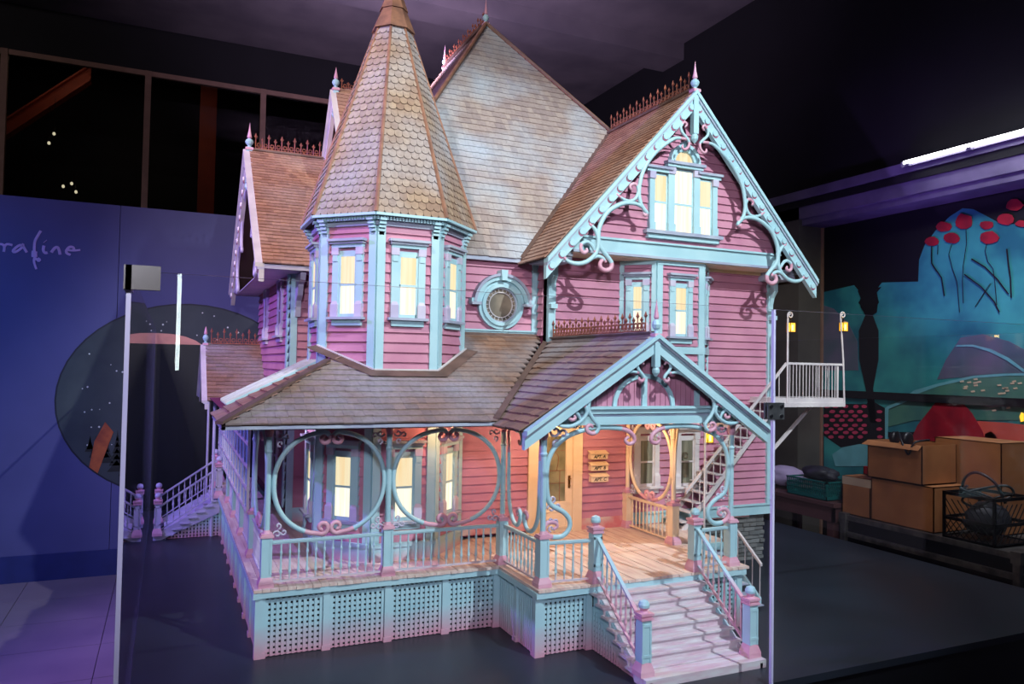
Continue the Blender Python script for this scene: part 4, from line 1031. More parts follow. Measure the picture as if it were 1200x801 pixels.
Q2 = [(-0.08, 1.178), (-0.121, 1.183), (-0.161, 1.172), (-0.209, 1.147), (-0.264, 1.117), (-0.302, 1.089), (-0.325, 1.056), (-0.328, 1.022), (-0.312, 0.989), (-0.293, 0.968), (-0.279, 0.948), (-0.288, 0.926), (-0.311, 0.92), (-0.334, 0.932), (-0.334, 0.95), (-0.316, 0.956), (-0.306, 0.945)]
Q3 = [(-0.49, 0.966), (-0.452, 0.953), (-0.407, 0.953), (-0.37, 0.969), (-0.347, 0.989), (-0.336, 1.012), (-0.344, 1.034), (-0.359, 1.039), (-0.372, 1.028)]
Q4 = [(-0.366, 0.973), (-0.374, 0.996), (-0.393, 1.011), (-0.416, 1.003), (-0.419, 0.986), (-0.404, 0.978), (-0.391, 0.988), (-0.399, 0.996)]
for s in (1, -1):
    for q, r, e in ((Q1, .008, (6, 9)), (Q2, .0095, (1, 14)), (Q3, .009, (2, 6)), (Q4, .008, (1, 10))):
        scrollpiece(FGR, [(u*s, z) for u, z in q], r, 'gable_scroll', ends=e)
# porch gable face
FGF = frame(GX, -.385, 1, 0)
m = MB(FGF); m.box(-.50, -.02, .950, .50, .012, .985, 0); m.box(-.50, -.02, .985, .50, .004, .998, 1); m.box(-.47, -.02, .998, .47, .016, 1.018, 0); m.box(-.46, -.02, 1.018, .46, .028, 1.030, 0); m.obj('gable_beam', ['trim', 'cornice'], H)
tym = MB(FGF); tym.prism([(-.46, -.02, 1.02), (.46, -.02, 1.02), (0, -.02, 1.315)], (0, .008, 0)); ty = tym.obj('gable_face', 'panel', H)
u = -.44
while u < .44:
    top = 1.31-abs(u+.013)*.633-.0
    if top > 1.03: m = MB(FGF); m.box(u+.001, -.012, 1.02, u+.026, -.006, top); m.obj('gable_board', 'siding', ty)
    u += .028
m = MB(FGF)
for a in (-.30, -.012, .278): m.box(a, -.008, 1.02, a+.026, .004, 1.10 if a != -.012 else 1.17)
ar = [(.155*cos(pi-pi*i/14), 0, 1.03+.135*sin(pi-pi*i/14)) for i in range(15)]; m.tube(ar, .014, 4, 0, .5, (0, 1, 0)); m.obj('gable_tracery', 'trim', ty)
# side beams of the porch
m = MB(); m.box(1.075, -.39, .925, 1.10, .02, .95); m.box(2.07, -.39, .925, 2.10, .52, .95); m.obj('porch_beam', 'lav', H)
m = MB(); m.box(1.08, -.37, .955, 2.10, .53, .96); m.obj('porch_ceiling', 'cream', H)
m = MB(); m.lathe([(.016, .955), (.016, .945), (.008, .94), (.010, .925), (.018, .915), (.020, .895), (.012, .882), (0, .88)], 10, (1.45, .18), mis=[1, 1, 1, 0, 0, 0, 0]); m.obj('porch_lamp', ['lantern', 'brass'], H)
point('porch_lamp_and_fill', (1.45, .18, .86), 6.0, (1, .65, .38), .015)
point('porch_lamp_and_fill', (1.9, .15, .90), 2.6, (1, .65, .38), .015)
point('porch_lamp_and_fill', (.20, .75, .88), 1.3, (.85, .60, 1.0), .02)  # added violet fill brightening the left porch interior, no lamp body here
point('porch_lamp_and_fill', (.86, .12, .90), 2.4, (1, .50, .25), .015)
m = MB(); m.lathe([(.012, .948), (.012, .94), (.016, .93), (.016, .915), (0, .905)], 10, (.86, .12), mis=[1, 1, 0, 0]); m.obj('porch_lamp', ['lantern', 'brass'], H)

# ---------- main roof ----------
AP = Vector((1.618, 1.69, 3.60)); EL = Vector((.41, .6, 1.80)); ER = Vector((3.30, .6, 1.80))
dY, dZ = AP.y-.6, AP.z-1.8; LV = sqrt(dY*dY+dZ*dZ)
def behind_wing(p):
    return abs(p.x-2.345) < .93*(2.79-p.z)/1.03-.02 and p.z < 2.75
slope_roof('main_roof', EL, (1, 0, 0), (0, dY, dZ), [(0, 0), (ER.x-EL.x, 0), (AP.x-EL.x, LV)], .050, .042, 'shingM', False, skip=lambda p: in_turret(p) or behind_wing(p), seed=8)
lx = AP.x-EL.x; LL = sqrt(lx*lx+dZ*dZ)
slope_roof('main_roof', (EL.x, 2.9, 1.8), (0, -1, 0), (lx, 0, dZ), [(0, 0), (2.3, 0), (2.9-AP.y, LL), (2.9-2.57, LL)], .050, .05, 'shing', False, seed=9)
slope_roof('main_roof', (ER.x, .6, 1.8), (0, 1, 0), (-(ER.x-AP.x), 0, dZ), [(0, 0), (2.3, 0), (1.97, sqrt((ER.x-AP.x)**2+dZ*dZ)), (1.09, sqrt((ER.x-AP.x)**2+dZ*dZ))], .06, .06, 'shing', False, seed=10)
for e in (EL, ER): strip('hip_ridge', e+Vector((0, -.008, .012)), AP+Vector((0, -.008, .014)), .035, .012)
m = MB(); m.tube([EL+Vector((0,-.01,.01)), AP+Vector((0,-.01,.012))], .014, 6); m.tube([ER+Vector((0,-.01,.01)), AP+Vector((0,-.01,.012))], .012, 6); m.obj('hip_roll', 'cap', H)
strip('ridge_cap', AP+Vector((0, 0, .012)), (AP.x, 2.57, 3.612), .04, .02)
cresting((AP.x, AP.y+.05, 3.62), (AP.x, 2.55, 3.62), .05, .09)
FA = frame(AP.x, AP.y, 1, 0); finial(FA, 0, 0, 3.60, 3.80, .0, s=1.1); finial(frame(AP.x, 2.57, 1, 0), 0, 0, 3.60, 3.80, .0, s=1.0)
m = MB(); m.box(.95, .6, 1.775, 1.45, .622, 1.80); m.obj('main_fascia', 'cornice', H)
m = MB(); m.box(.45, .66, 1.78, 3.1, .8, 1.785); m.obj('main_soffit', 'panel', H)

# ---------- wing roof and gable ----------
WX = 2.345; WY_ = .26; WH = .94; WZE = 1.765; WZA = 2.79; 
ks = (WZA-WZE)/WH
for s in (-1, 1):
    ev = Vector((WX+s*WH, WY_, WZE)); rg = Vector((WX, WY_, WZA)); L = (rg-ev).length
    if s < 0: slope_roof('wing_roof', ev, (0, 1, 0), rg-ev, [(0, 0), (.33, 0), (.60+(WZA-1.8)/1.651-WY_+.02, L), (0, L)], .036, .06, 'shingL', False, seed=12)
    else: slope_roof('wing_roof', (ev.x, 2.4, ev.z), (0, -1, 0), rg-ev, [(0, 0), (2.4-WY_, 0), (2.4-WY_, L), (0, L)], .05, .06, 'shingL', False, seed=13)
strip('valley_strip', (WX-WH+.02, .585, 1.80), (WX-.01, 1.195, 2.79), .03, .02)
strip('ridge_cap', (WX, WY_, WZA+.012), (WX, 1.2, WZA+.012), .035, .014)
cresting((WX, WY_+.06, WZA+.018), (WX, 1.17, WZA+.018), .038, .105)
FWR = frame(WX, WY_+.02, 1, 0)
rake(FWR, WH-.005, WZE-.006, WZA, .072, .02, scal=16)
finial(FWR, 0, .016, WZA-.01, WZA+.175, .24, s=1.25)
FGW = frame(WX, .38, 1, 0); GWH = .70
def gx(z): return min(GWH, (WZA-.022-z)/ks)
m = MB(FGW); m.add([(-GWH, 0, 1.83), (GWH, 0, 1.83), (GWH, 0, WZA-.022-GWH*ks), (0, 0, WZA-.022), (-GWH, 0, WZA-.022-GWH*ks)]+[(-GWH, -.03, 1.83), (GWH, -.03, 1.83), (GWH, -.03, WZA-.022-GWH*ks), (0, -.03, WZA-.022), (-GWH, -.03, WZA-.022-GWH*ks)], [(0,1,2,3,4), (9,8,7,6,5), (0,5,6,1)])
gw = m.obj('gable_wall', 'panel', H)
siding(FGW, 1.905, WZA-.04, lambda z: -gx(z)+.002, lambda z: gx(z)-.002, gw, pitch=.046)
m = MB(FGW); m.box(-GWH-.03, -.03, 1.835, GWH+.03, .026, 1.905, 0); m.box(-GWH-.03, -.03, 1.905, GWH+.03, .038, 1.916, 0); m.box(-GWH-.03, -.03, 1.822, GWH+.03, .034, 1.836, 1); m.obj('gable_band', ['trim', 'cornice'], H)
m = MB(FGW); m.box(-GWH-.03, -.17, 1.818, GWH+.03, .02, 1.824); m.obj('gable_soffit', 'cream', H)
for s in (-1, 1):   # eave returns behind the rake ends
    m = MB(FGW); x0, x1 = sorted((s*(GWH+.02), s*(WH-.06))); m.box(x0, -.2, 1.765, x1, .0, 1.80); m.box(x0, -.2, 1.80, x1, .01, 1.825)
    m.obj('eave_return', 'cornice', H)
W1 = [(-0.07, 2.569), (-0.057, 2.587), (-0.071, 2.598), (-0.09, 2.586), (-0.1, 2.56), (-0.086, 2.534), (-0.06, 2.513), (-0.039, 2.488), (-0.045, 2.458), (-0.069, 2.442), (-0.088, 2.452), (-0.085, 2.466)]
W2 = [(-0.059, 2.502), (-0.128, 2.5), (-0.186, 2.471), (-0.262, 2.413), (-0.327, 2.34), (-0.367, 2.264), (-0.385, 2.175), (-0.376, 2.113), (-0.352, 2.076), (-0.329, 2.054), (-0.342, 2.04), (-0.355, 2.052)]
W3 = [(-0.536, 2.14), (-0.49, 2.116), (-0.445, 2.109), (-0.408, 2.128), (-0.39, 2.167), (-0.4, 2.2), (-0.424, 2.207), (-0.446, 2.192), (-0.436, 2.172)]
W4 = [(-0.325, 2.053), (-0.353, 2.081), (-0.407, 2.099), (-0.479, 2.095), (-0.54, 2.07), (-0.591, 2.035), (-0.625, 1.986), (-0.646, 1.932), (-0.645, 1.865), (-0.623, 1.829), (-0.588, 1.795), (-0.561, 1.763), (-0.565, 1.733), (-0.599, 1.719), (-0.63, 1.732), (-0.634, 1.758), (-0.613, 1.778), (-0.597, 1.762)]
W5 = [(-0.869, 1.781), (-0.84, 1.754), (-0.79, 1.743), (-0.74, 1.75), (-0.698, 1.772), (-0.665, 1.804), (-0.65, 1.842), (-0.651, 1.887), (-0.663, 1.923), (-0.684, 1.947), (-0.71, 1.963)]
W6 = [(-0.665, 1.804), (-0.678, 1.832), (-0.7, 1.857), (-0.725, 1.864), (-0.754, 1.849), (-0.758, 1.822), (-0.741, 1.804), (-0.718, 1.815), (-0.725, 1.83)]
W7 = [(-0.703, 1.771), (-0.656, 1.791), (-0.622, 1.785), (-0.6, 1.768)]
FWRS = frame(WX, WY_+.002, 1, 0)
for s in (1, -1):
    for q, r, e in ((W1, .009, (9, 12)), (W2, .0125, (2, 5)), (W3, .010, (2, 9)), (W4, .0135, (3, 18)), (W5, .0125, (2, 2)), (W6, .0105, (2, 12)), (W7, .011, (1, 1))):
        scrollpiece(FWRS, [(u*s*.965, z) for u, z in q], r, 'gable_scroll', ends=e)
# three-part gable window
def gable_window():
    fr = FGW; m = MB(fr)
    cols = [(-.235, -.195), (-.090, -.052), (.085, .118), (.235, .275)]
    tops = [2.34, 2.40, 2.40, 2.34]
    cols = [(-.240, -.205), (-.112, -.068), (.068, .112), (.205, .240)]
    for (a, b), t in zip(cols, (2.32, 2.36, 2.36, 2.32)):
        m.box(a, 0, 1.985, b, .03, t, 0); m.box(a-.003, 0, 1.985, b+.003, .038, 2.03, 0); m.box(a-.003, 0, t-.04, b+.003, .038, t, 2)
    for a, b in ((-.262, -.095), (.095, .262)):
        m.box(a, 0, 2.32, b, .036, 2.338, 0); m.box(a-.006, 0, 2.338, b+.006, .05, 2.352, 1)
    m.box(-.125, 0, 2.36, .125, .044, 2.376, 0); m.box(-.135, 0, 2.376, .135, .056, 2.392, 1)
    m.box(-.27, 0, 1.965, .27, .05, 1.985, 1); m.box(-.25, 0, 1.94, .25, .034, 1.965, 0)
    k = 14
    for r0, r1, n in ((.066, .088, .03), (.086, .105, .045)):
        vs = []; fs = []
        for i in range(k+1):
            a = pi*i/k
            for r, nn in ((r0, 0), (r1, 0), (r1, n), (r0, n)): vs.append((r*cos(a), nn, 2.392+r*sin(a)*1.05))
        for i in range(k):
            for j in range(4): fs.append((i*4+j, i*4+(j+1) % 4, i*4+4+(j+1) % 4, i*4+4+j))
        m.add(vs, fs, 0)
    m.add([(-.012, 0, 2.455), (.012, 0, 2.455), (.012, .06, 2.455), (-.012, .06, 2.455), (-.018, 0, 2.515), (.018, 0, 2.515), (.018, .06, 2.515), (-.018, .06, 2.515)], [(0,3,2,1),(4,5,6,7),(0,1,5,4),(1,2,6,5),(2,3,7,6),(3,0,4,7)], 0)
    f = m.obj('window', ['trim', 'cornice', 'lav'], H, label='three-part attic window with an arched top light')
    sm = MB(fr)
    for a, b, t in ((-.205, -.112, 2.315), (-.068, .068, 2.355), (.112, .205, 2.315)):
        sm.box(a, .0, 1.985, a+.008, .018, t); sm.box(b-.008, 0, 1.985, b, .018, t); sm.box(a, 0, t-.01, b, .018, t); zm = 2.15; sm.box(a, 0, zm-.006, b, .02, zm+.006)
        for k2, (z0, z1) in enumerate(((1.99, 2.144), (2.156, t-.01))):
            g = MB(fr); g.box(a+.008, .008, z0, b-.008, .0165, z1); g.obj('window_pane', 'litlow' if k2 == 0 or (a < 0 < b) else 'lit', f)
    sm.obj('sash', 'trim', f)
    g = MB(fr); pts = [(.066*cos(pi*i/12), .016, 2.394+.066*sin(pi*i/12)) for i in range(13)]; g.add(pts, [tuple(range(13))]); g.obj('window_pane', 'lit', f)
gable_window()
# ---------- bay window under the gable ----------
bx0, bx1, bx2, bx3, by = 2.04, 2.185, 2.51, 2.655, .395
for (a, b, wn) in (((bx0, DWY), (bx1, by), .056), ((bx1, by), (bx2, by), .080), ((bx2, by), (bx3, DWY), .056)):
    fr = frame(a[0], a[1], b[0]-a[0], b[1]-a[1]); L = sqrt((b[0]-a[0])**2+(b[1]-a[1])**2)
    c = wallcore('bay_wall', fr, [(0, .97), (L, .97), (L, 1.83), (0, 1.83)])
    siding(fr, 1.02, 1.82, .01, L-.01, c)
    e0 = .022 if L < .3 else .034
    m = MB(fr); m.box(-.004, 0, .97, e0, .02, 1.83); m.box(L-e0, 0, .97, L+.004, .02, 1.83); m.box(0, 0, 1.285, L, .024, 1.325); m.box(0, 0, 1.795, L, .022, 1.83)
    m.obj('bay_trim', 'trim', H)
    window(fr, L/2, 1.395, 1.675, wn if L < .3 else .082)

# brackets on the wall corners under the eave
for x in (1.575, 3.155):
    m = MB(); prof = [(.54, 1.82), (.42, 1.82), (.43, 1.78), (.47, 1.75), (.47, 1.70), (.50, 1.66), (.515, 1.60), (.51, 1.54), (.54, 1.54)]
    m.prism([(x-.014, y, z) for y, z in prof], (.028, 0, 0)); m.box(x-.02, .48, 1.52, x+.02, .54, 1.545); m.obj('corner_bracket', 'trim', H)

# ---------- left wing ----------
LX = .28; LY0 = 1.30; LYC = 2.06; LH = 1.0; LZE = 1.735; LZA = 2.60; LGX = .09
FLW = frame(LX, 2.95, 0, -1)
c = wallcore('left_wall', FLW, [(0, D), (1.65, D), (1.65, 1.80), (0, 1.80)])
siding(FLW, .36, .93, 0, 1.65, c, pitch=.052); siding(FLW, 1.0, 1.80, 0, 1.65, c, pitch=.05)
m = MB(FLW); m.add([(.0, 0, 1.80), (1.65, 0, 1.80), (.86, 0, 2.5), (.0, -.03, 1.80), (1.65, -.03, 1.80), (.86, -.03, 2.5)], [(0,1,2), (5,4,3), (0,3,4,1)]); m.obj('left_gable_wall', 'siding', H)
m = MB(FLW); m.box(1.60, 0, .36, 1.65, .02, 1.8); m.box(0, 0, 1.80, 1.65, .03, 1.86); m.obj('corner_board', 'trim', H)
FLF = frame(LX, LY0, 1, 0)
c = wallcore('left_wing_front', FLF, [(0, D), (.7, D), (.7, 1.75), (0, 1.75)])
siding(FLF, .36, .93, .03, .24, c); siding(FLF, 1.0, 1.74, .03, .24, c)
m = MB(FLF); m.box(-.004, 0, 1.0, .034, .02, 1.75); m.box(-.004, 0, D, .034, .02, .94); m.box(.15, 0, D, .2, .022, .94); m.obj('corner_board', 'trim', H)
m = MB(FLF); m.box(0, 0, D, .3, .014, .36); m.obj('baseboard', 'trimdeck', H)
window(FLW, 1.30, 1.37, 1.66, .12, frame_mats=('lav', 'cornice', 'lav'), lit=False)
window(FLW, .55, 1.37, 1.66, .12, frame_mats=('lav', 'cornice', 'lav'), lit=False)
window(FLW, 1.25, .45, .78, .13, frame_mats=('lav', 'cornice', 'lav'), lit=False)
evz = Vector((LGX, LYC-LH, LZE)); slv = Vector((0, LH, LZA-LZE)); Ls = slv.length
slope_roof('left_wing_roof', evz, (1, 0, 0), slv, [(0, 0), (.75, 0), (1.2, Ls), (0, Ls)], .036, .05, 'shingL', False, seed=21, skip=in_turret)
slope_roof('left_wing_roof', (1.2, LYC+LH, LZE), (-1, 0, 0), Vector((0, -LH, LZA-LZE)), [(0, 0), (1.11, 0), (1.11, Ls), (0, Ls)], .06, .06, 'shingL', False, seed=22)
FLG = frame(LGX, LYC, 0, -1)
rake(FLG, LH, LZE-.004, LZA, .075, .018, mats=('white', 'lav'), scal=12)
finial(FLG, 0, .0, LZA, LZA+.19, .22, s=1.3)
for s in (1, -1):
    for q, r, e in ((W2, .013, (2, 5)), (W4, .0135, (3, 18)), (W5, .0125, (2, 2))):
        scrollpiece(FLG, [(u*s*1.06, LZA+(z-2.79)*.84) for u, z in q], r, 'gable_scroll', mats=('lav', 'lav'), ends=e)
cresting((LGX+.04, LYC, LZA+.014), (1.1, LYC, LZA+.014), .042, .10)
strip('ridge_cap', (LGX, LYC, LZA+.008), (1.2, LYC, LZA+.008), .03, .012)
m = MB(); m.box(LGX+.01, LYC-LH+.005, LZE-.03, LGX+.9, LYC-LH+.02, LZE-.006); m.obj('eave_fascia', 'lav', H)
m = MB(); m.box(LGX+.015, LYC-LH+.02, LZE-.028, LX+.1, LYC+LH, LZE-.022); m.obj('eave_soffit', 'lav', H)
m = MB(); prof = [(0, 1.70), (-.20, 1.70), (-.19, 1.66), (-.12, 1.64), (-.10, 1.58), (-.05, 1.55), (-.03, 1.46), (0, 1.46)]
m.prism([(.30+0*y, LY0+y, z) for y, z in prof], (.03, 0, 0)); m.obj('corner_bracket', 'lav', H)
# high dormer between left wing and turret
DX, DYC, DH, DZE, DZA = .60, 1.80, .30, 2.56, 3.00
evz = Vector((DX, DYC-DH, DZE)); sv = Vector((0, DH, DZA-DZE))
slope_roof('dormer_roof', evz, (1, 0, 0), sv, [(0, 0), (.7, 0), (.9, sv.length), (0, sv.length)], .036, .05, 'shingL', False, seed=31)
slope_roof('dormer_roof', (1.5, DYC+DH, DZE), (-1, 0, 0), Vector((0, -DH, DZA-DZE)), [(0, 0), (.9, 0), (.9, sv.length), (0, sv.length)], .05, .05, 'shingL', False, seed=32)
FD = frame(DX, DYC, 0, -1)
rake(FD, DH, DZE-.004, DZA, .05, .016, mats=('white', 'lav')); finial(FD, 0, 0, DZA, DZA+.16, .14, s=1.2)
m = MB(frame(DX+.05, DYC, 0, -1)); m.add([(-DH+.06, 0, 2.1), (DH-.06, 0, 2.1), (DH-.06, 0, 2.6), (0, 0, 2.92), (-DH+.06, 0, 2.6)], [(0,1,2,3,4)]); m.box(-DH+.06, -.6, 2.1, DH-.06, 0, 2.56); m.obj('dormer_wall', 'siding', H)
cresting((DX+.04, DYC, DZA+.012), (1.3, DYC, DZA+.012), .045, .07)
m = MB(); m.box(.55, .85, 1.2, 1.0, 1.32, 1.80); m.box(.6, .7, D, 1.5, 1.3, 1.8); m.obj('inner_core', 'panel', H)

# ---------- left back porch and side stairs ----------
BX, BYC, BH, BZE, BZA = -.115, 2.78, .52, .93, 1.31
ev = Vector((BX, BYC-BH, BZE)); sv = Vector((0, BH, BZA-BZE))
slope_roof('side_porch_roof', ev, (1, 0, 0), sv, [(0, 0), (.6, 0), (.6, sv.length), (0, sv.length)], .042, .05, 'shing', False, seed=41)
slope_roof('side_porch_roof', (.5, BYC+BH, BZE), (-1, 0, 0), Vector((0, -BH, BZA-BZE)), [(0, 0), (.6, 0), (.6, sv.length), (0, sv.length)], .05, .05, 'shing', False, seed=42)
FB = frame(BX, BYC, 0, -1)
rake(FB, BH, BZE-.004, BZA, .045, .014, mats=('white', 'lav')); finial(FB, 0, 0, BZA, BZA+.14, .09, s=1.0)
cresting((BX+.04, BYC, BZA+.012), (.45, BYC, BZA+.012), .042, .11)
for y in (BYC-.42, BYC+.42):
    m = MB(); m.tube([(-.06, y, 0), (-.06, y, .93)], .010, 8); m.obj('roof_post', 'lav', H)
SB0, SB1 = 2.36, 2.80; NB = 8; rb = .38/NB; zb = D/NB
m = MB()
for y in (SB0-.012, SB1): m.add([(-.01, y, D-.02), (-.01, y, D-.12), (-.37, y, 0), (-.42, y, 0), (-.42, y, .03)]+[(-.01, y+.012, D-.02), (-.01, y+.012, D-.12), (-.37, y+.012, 0), (-.42, y+.012, 0), (-.42, y+.012, .03)], [(0,1,2,3,4), (9,8,7,6,5), (0,5,6,1), (1,6,7,2), (2,7,8,3), (3,8,9,4), (4,9,5,0)])
ss = m.obj('side_stairs', 'lav', H)
for i in range(NB):
    z = D-zb*(i+1); x = -.01-rb*i
    if z > .001: b = MB(); b.box(x-rb-.012, SB0-.02, z-.009, x, SB1+.02, z); b.obj('stair_tread', 'lav', ss)
    b = MB(); b.box(x-.004, SB0-.01, max(z, 0), x, SB1+.01, z+zb-.009); b.obj('stair_riser', 'lav', ss)
FSB = frame(-.38, SB0-.004, 1, 0)
lattice(FSB, .03, .37, .003, .18, top=lambda u: (u-.03)*.52)
NWL = newel_mesh(.285); NWL.materials[0] = M['lav']
for p in ((-.395, SB0, .03), (-.395, SB1, .03), (-.02, SB0, D-.02), (-.02, SB1, D-.02)): put('newel_post', NWL, H, Matrix.Translation(p))
for y in (SB0, SB1): railing((-.04, y, D-.005), (-.375, y, .05), 'lav')
# ---------- outer stairs at the right, landing and lanterns ----------
YS = .33; P0 = Vector((2.36, YS, .285)); P1 = Vector((3.02, YS, 1.03))
m = MB()
for y in (YS, .50):
    m.beam((2.30, y, .23), (3.03, y, .99), .012, .035)
es = m.obj('outer_stairs', 'white', H)
for i in range(14):
    t = (i+.5)/14; x = 2.33+.68*t; z = .30+.73*t
    b = MB(); b.box(x-.026, YS-.01, z-.006, x+.026, .505, z); b.obj('stair_tread', 'white', es)
m = MB(); m.beam((2.36, YS, .49), (3.105, YS, 1.24), .014, .018); hr = m.obj('stair_rail', 'white', H)
for i in range(1, 15):
    x = 2.36+.74*i/15; b = MB(); z = .49+(x-2.36)*1.007; b.tube([(x, YS, z-.19), (x, YS, z)], .0028, 5); b.obj('baluster', 'white', hr)
m = MB(); m.box(3.0, YS-.008, .995, 3.58, .56, 1.03); m.box(3.0, YS-.014, .975, 3.59, YS+.0, 1.0); ld = m.obj('landing', 'white', H)
m = MB(); m.beam((3.105, YS, 1.243), (3.575, YS, 1.243), .014, .014); m.beam((3.575, YS, 1.243), (3.575, .56, 1.243), .014, .014); m.box(3.53, YS-.004, 1.03, 3.54, YS+.004, 1.24)
lr2 = m.obj('landing_rail', 'white', H)
for i in range(1, 17): 
    x = 3.11+.46*i/17; b = MB(); b.tube([(x+random.uniform(-.003, .003), YS, 1.03), (x, YS, 1.24)], .0028, 5); b.obj('baluster', 'white', lr2)
for i in range(1, 6): b = MB(); y = YS+.04*i; b.tube([(3.575, y, 1.03), (3.575, y, 1.24)], .0028, 5); b.obj('baluster', 'white', lr2)
m = MB(); m.box(3.17, .45, .985, 3.3, .56, 1.0); m.beam((3.17, .5, .7), (3.5, .5, .98), .02, .02); m.obj('landing_bracket', 'white', H)
def lantern(x, y, z0, z1, dx=0):
    m = MB(); m.tube([(x, y, z0), (x+dx*.3, y, z0+(z1-z0)*.5), (x+dx, y, z1)], .006, 6)
    sp = spiral((x+dx+.020, z1+.02), .022, .007, pi, -1.3, 16)
    m.tube([(a, y, b) for a, b in [(x+dx, z1-.01)]+sp], .0042, 6); p = m.obj('lantern_post', 'white', H)
    q = MB(); lx, lz = x+dx+.026, z1-.052
    q.box(lx-.019, y-.016, lz-.03, lx+.019, y+.016, lz+.024); q.obj('lantern_glass', 'lantern', p)
    q = MB(); q.box(lx-.010, y-.0175, lz-.022, lx+.004, y-.016, lz+.012); q.obj('lantern_flame', 'lanternhot', p)
    q = MB(); q.add([(lx-.022, y-.019, lz+.024), (lx+.022, y-.019, lz+.024), (lx+.022, y+.019, lz+.024), (lx-.022, y+.019, lz+.024), (lx, y, lz+.04)], [(0,1,4), (1,2,4), (2,3,4), (3,0,4), (3,2,1,0)])
    for sx in (-1, 1):
        for sy in (-1, 1): q.box(lx+sx*.020-.0015, y+sy*.017-.0015, lz-.03, lx+sx*.020+.0015, y+sy*.017+.0015, lz+.024)
    q.box(lx-.021, y-.018, lz-.034, lx+.021, y+.018, lz-.03); q.box(lx-.001, y-.001, lz+.035, lx+.001, y+.001, lz+.06); q.obj('lantern_frame', 'brass', p)
    point('lantern_light', (lx-.0, y-.05, lz), .16, (1, .62, .12), .01)
lantern(3.108, YS-.01, 1.0, 1.52, .0); lantern(3.585, YS-.01, 1.0, 1.54, -.035); lantern(2.47, YS-.03, .29, .86, .0)
m = MB()
m.box(2.12, .06, .20, 2.43, .53, .262); m.obj('side_landing', 'trimdeck', H)
# small stairs down at the right of the porch
m = MB(); m.beam((2.405, .08, .245), (2.405, -.23, .030), .012, .04); m.beam((2.14, .08, .245), (2.14, -.23, .030), .012, .04); s3 = m.obj('small_stairs', 'trim', H)
for i in range(6): b = MB(); y = .05-i*.05; z = .25-.04*(i+1)+.01; b.box(2.14, y-.05, z-.006, 2.41, y+.005, z); b.obj('stair_tread', 'cornice', s3)
m = MB(); m.beam((2.405, .08, .45), (2.405, -.235, .215), .012, .014); h3 = m.obj('stair_rail', 'white', H)
for i in range(6): y = .05-i*.055; z = .45+(y-.08)*.746; b = MB(); b.tube([(2.405, y, z-.21), (2.405, y, z)], .0028, 5); b.obj('baluster', 'white', h3)

# =====================================================================
# THINGS BEHIND THE TABLE AT THE RIGHT
# =====================================================================
# road case
rc = thing('road_case', 'long black flight case with scuffed metal edges behind the table', 'case', (4.55, .2, FZ))
m = MB(); m.box(-.36, -.60, .06, .36, .66, .64); m.obj('body', 'blackplastic', rc)
m = MB()
for z in (.64, .52): m.box(-.385, -.62, z-.018, -.36, .67, z+.018)
m.box(-.375, -.62, .64, .375, .67, .652); m.box(-.385, -.62, .50, .38, -.60, .54); m.box(-.385, -.62, .62, .38, -.60, .65)
m.obj('edge_rail', 'alu', rc)
m = MB()
for y in (-.60, .65):
    for z in (.64,): m.lathe([(0, -.03), (.03, -.02), (.035, 0), (.03, .02), (0, .03)], 8, (y, z), axis='x') if False else m.box(-.40, y-.03, z-.04, -.35, y+.03, z+.03)
    m.box(-.395, y-.02, .1, -.36, y+.02, .62)
m.obj('corner_fitting', 'alu', rc)
m = MB()
for x in (-.28, .28):
    for y in (-.52, .58): m.lathe([(.03, -.012), (.03, .012)], 10, (x, .03), axis='y') if False else m.box(x-.02, y-.03, 0, x+.02, y+.03, .06)
m.obj('caster', 'blackplastic', rc)
TOPZ = FZ+.652
def carton(x0, y0, z0, x1, y1, z1, label, open_=True, tape=False, mat='card', rot=0):
    t = thing('cardboard_box', label, 'box', ((x0+x1)/2, (y0+y1)/2, z0)); a, b, h = (x1-x0)/2, (y1-y0)/2, z1-z0; th = .006
    m = MB(); m.box(-a, -b, 0, a, b, th); m.box(-a, -b, 0, -a+th, b, h); m.box(a-th, -b, 0, a, b, h); m.box(-a, -b, 0, a, -b+th, h); m.box(-a, b-th, 0, a, b, h)
    if not open_: m.box(-a, -b, h-th, a, b, h)
    m.obj('carton', mat, t)
    if open_:
        m = MB(); m.add([(-a, -b, h), (-a, b, h), (-a-.05, b+.01, h-.03), (-a-.05, -b-.01, h-.03)], [(0,1,2,3)]); m.add([(-a, b, h), (a, b, h), (a, b+.06, h-.02), (-a, b+.06, h-.02)], [(0,1,2,3)]); m.obj('flap', mat, t)
    if tape: m = MB(); m.box(-a-.001, -b-.001, h*.78, a, b, h*.99); m.obj('tape_band', 'cardlight', t)
    if rot: t.rotation_euler[2] = rot
    return t
carton(4.22, .665, TOPZ+.003, 4.56, .91, TOPZ+.28, 'brown cardboard box with pale top band, leftmost on the case', False, True)
carton(4.22, .17, TOPZ+.003, 4.56, .655, TOPZ+.30, 'wide closed brown cardboard box under the open box', False)
carton(4.20, .24, TOPZ+.305, 4.54, .67, TOPZ+.565, 'open-topped light brown cardboard box stacked on the wide box', True)
carton(4.58, -.04, TOPZ+.003, 4.90, .43, TOPZ+.60, 'tall dark brown carton behind the black crate', False, mat='card')
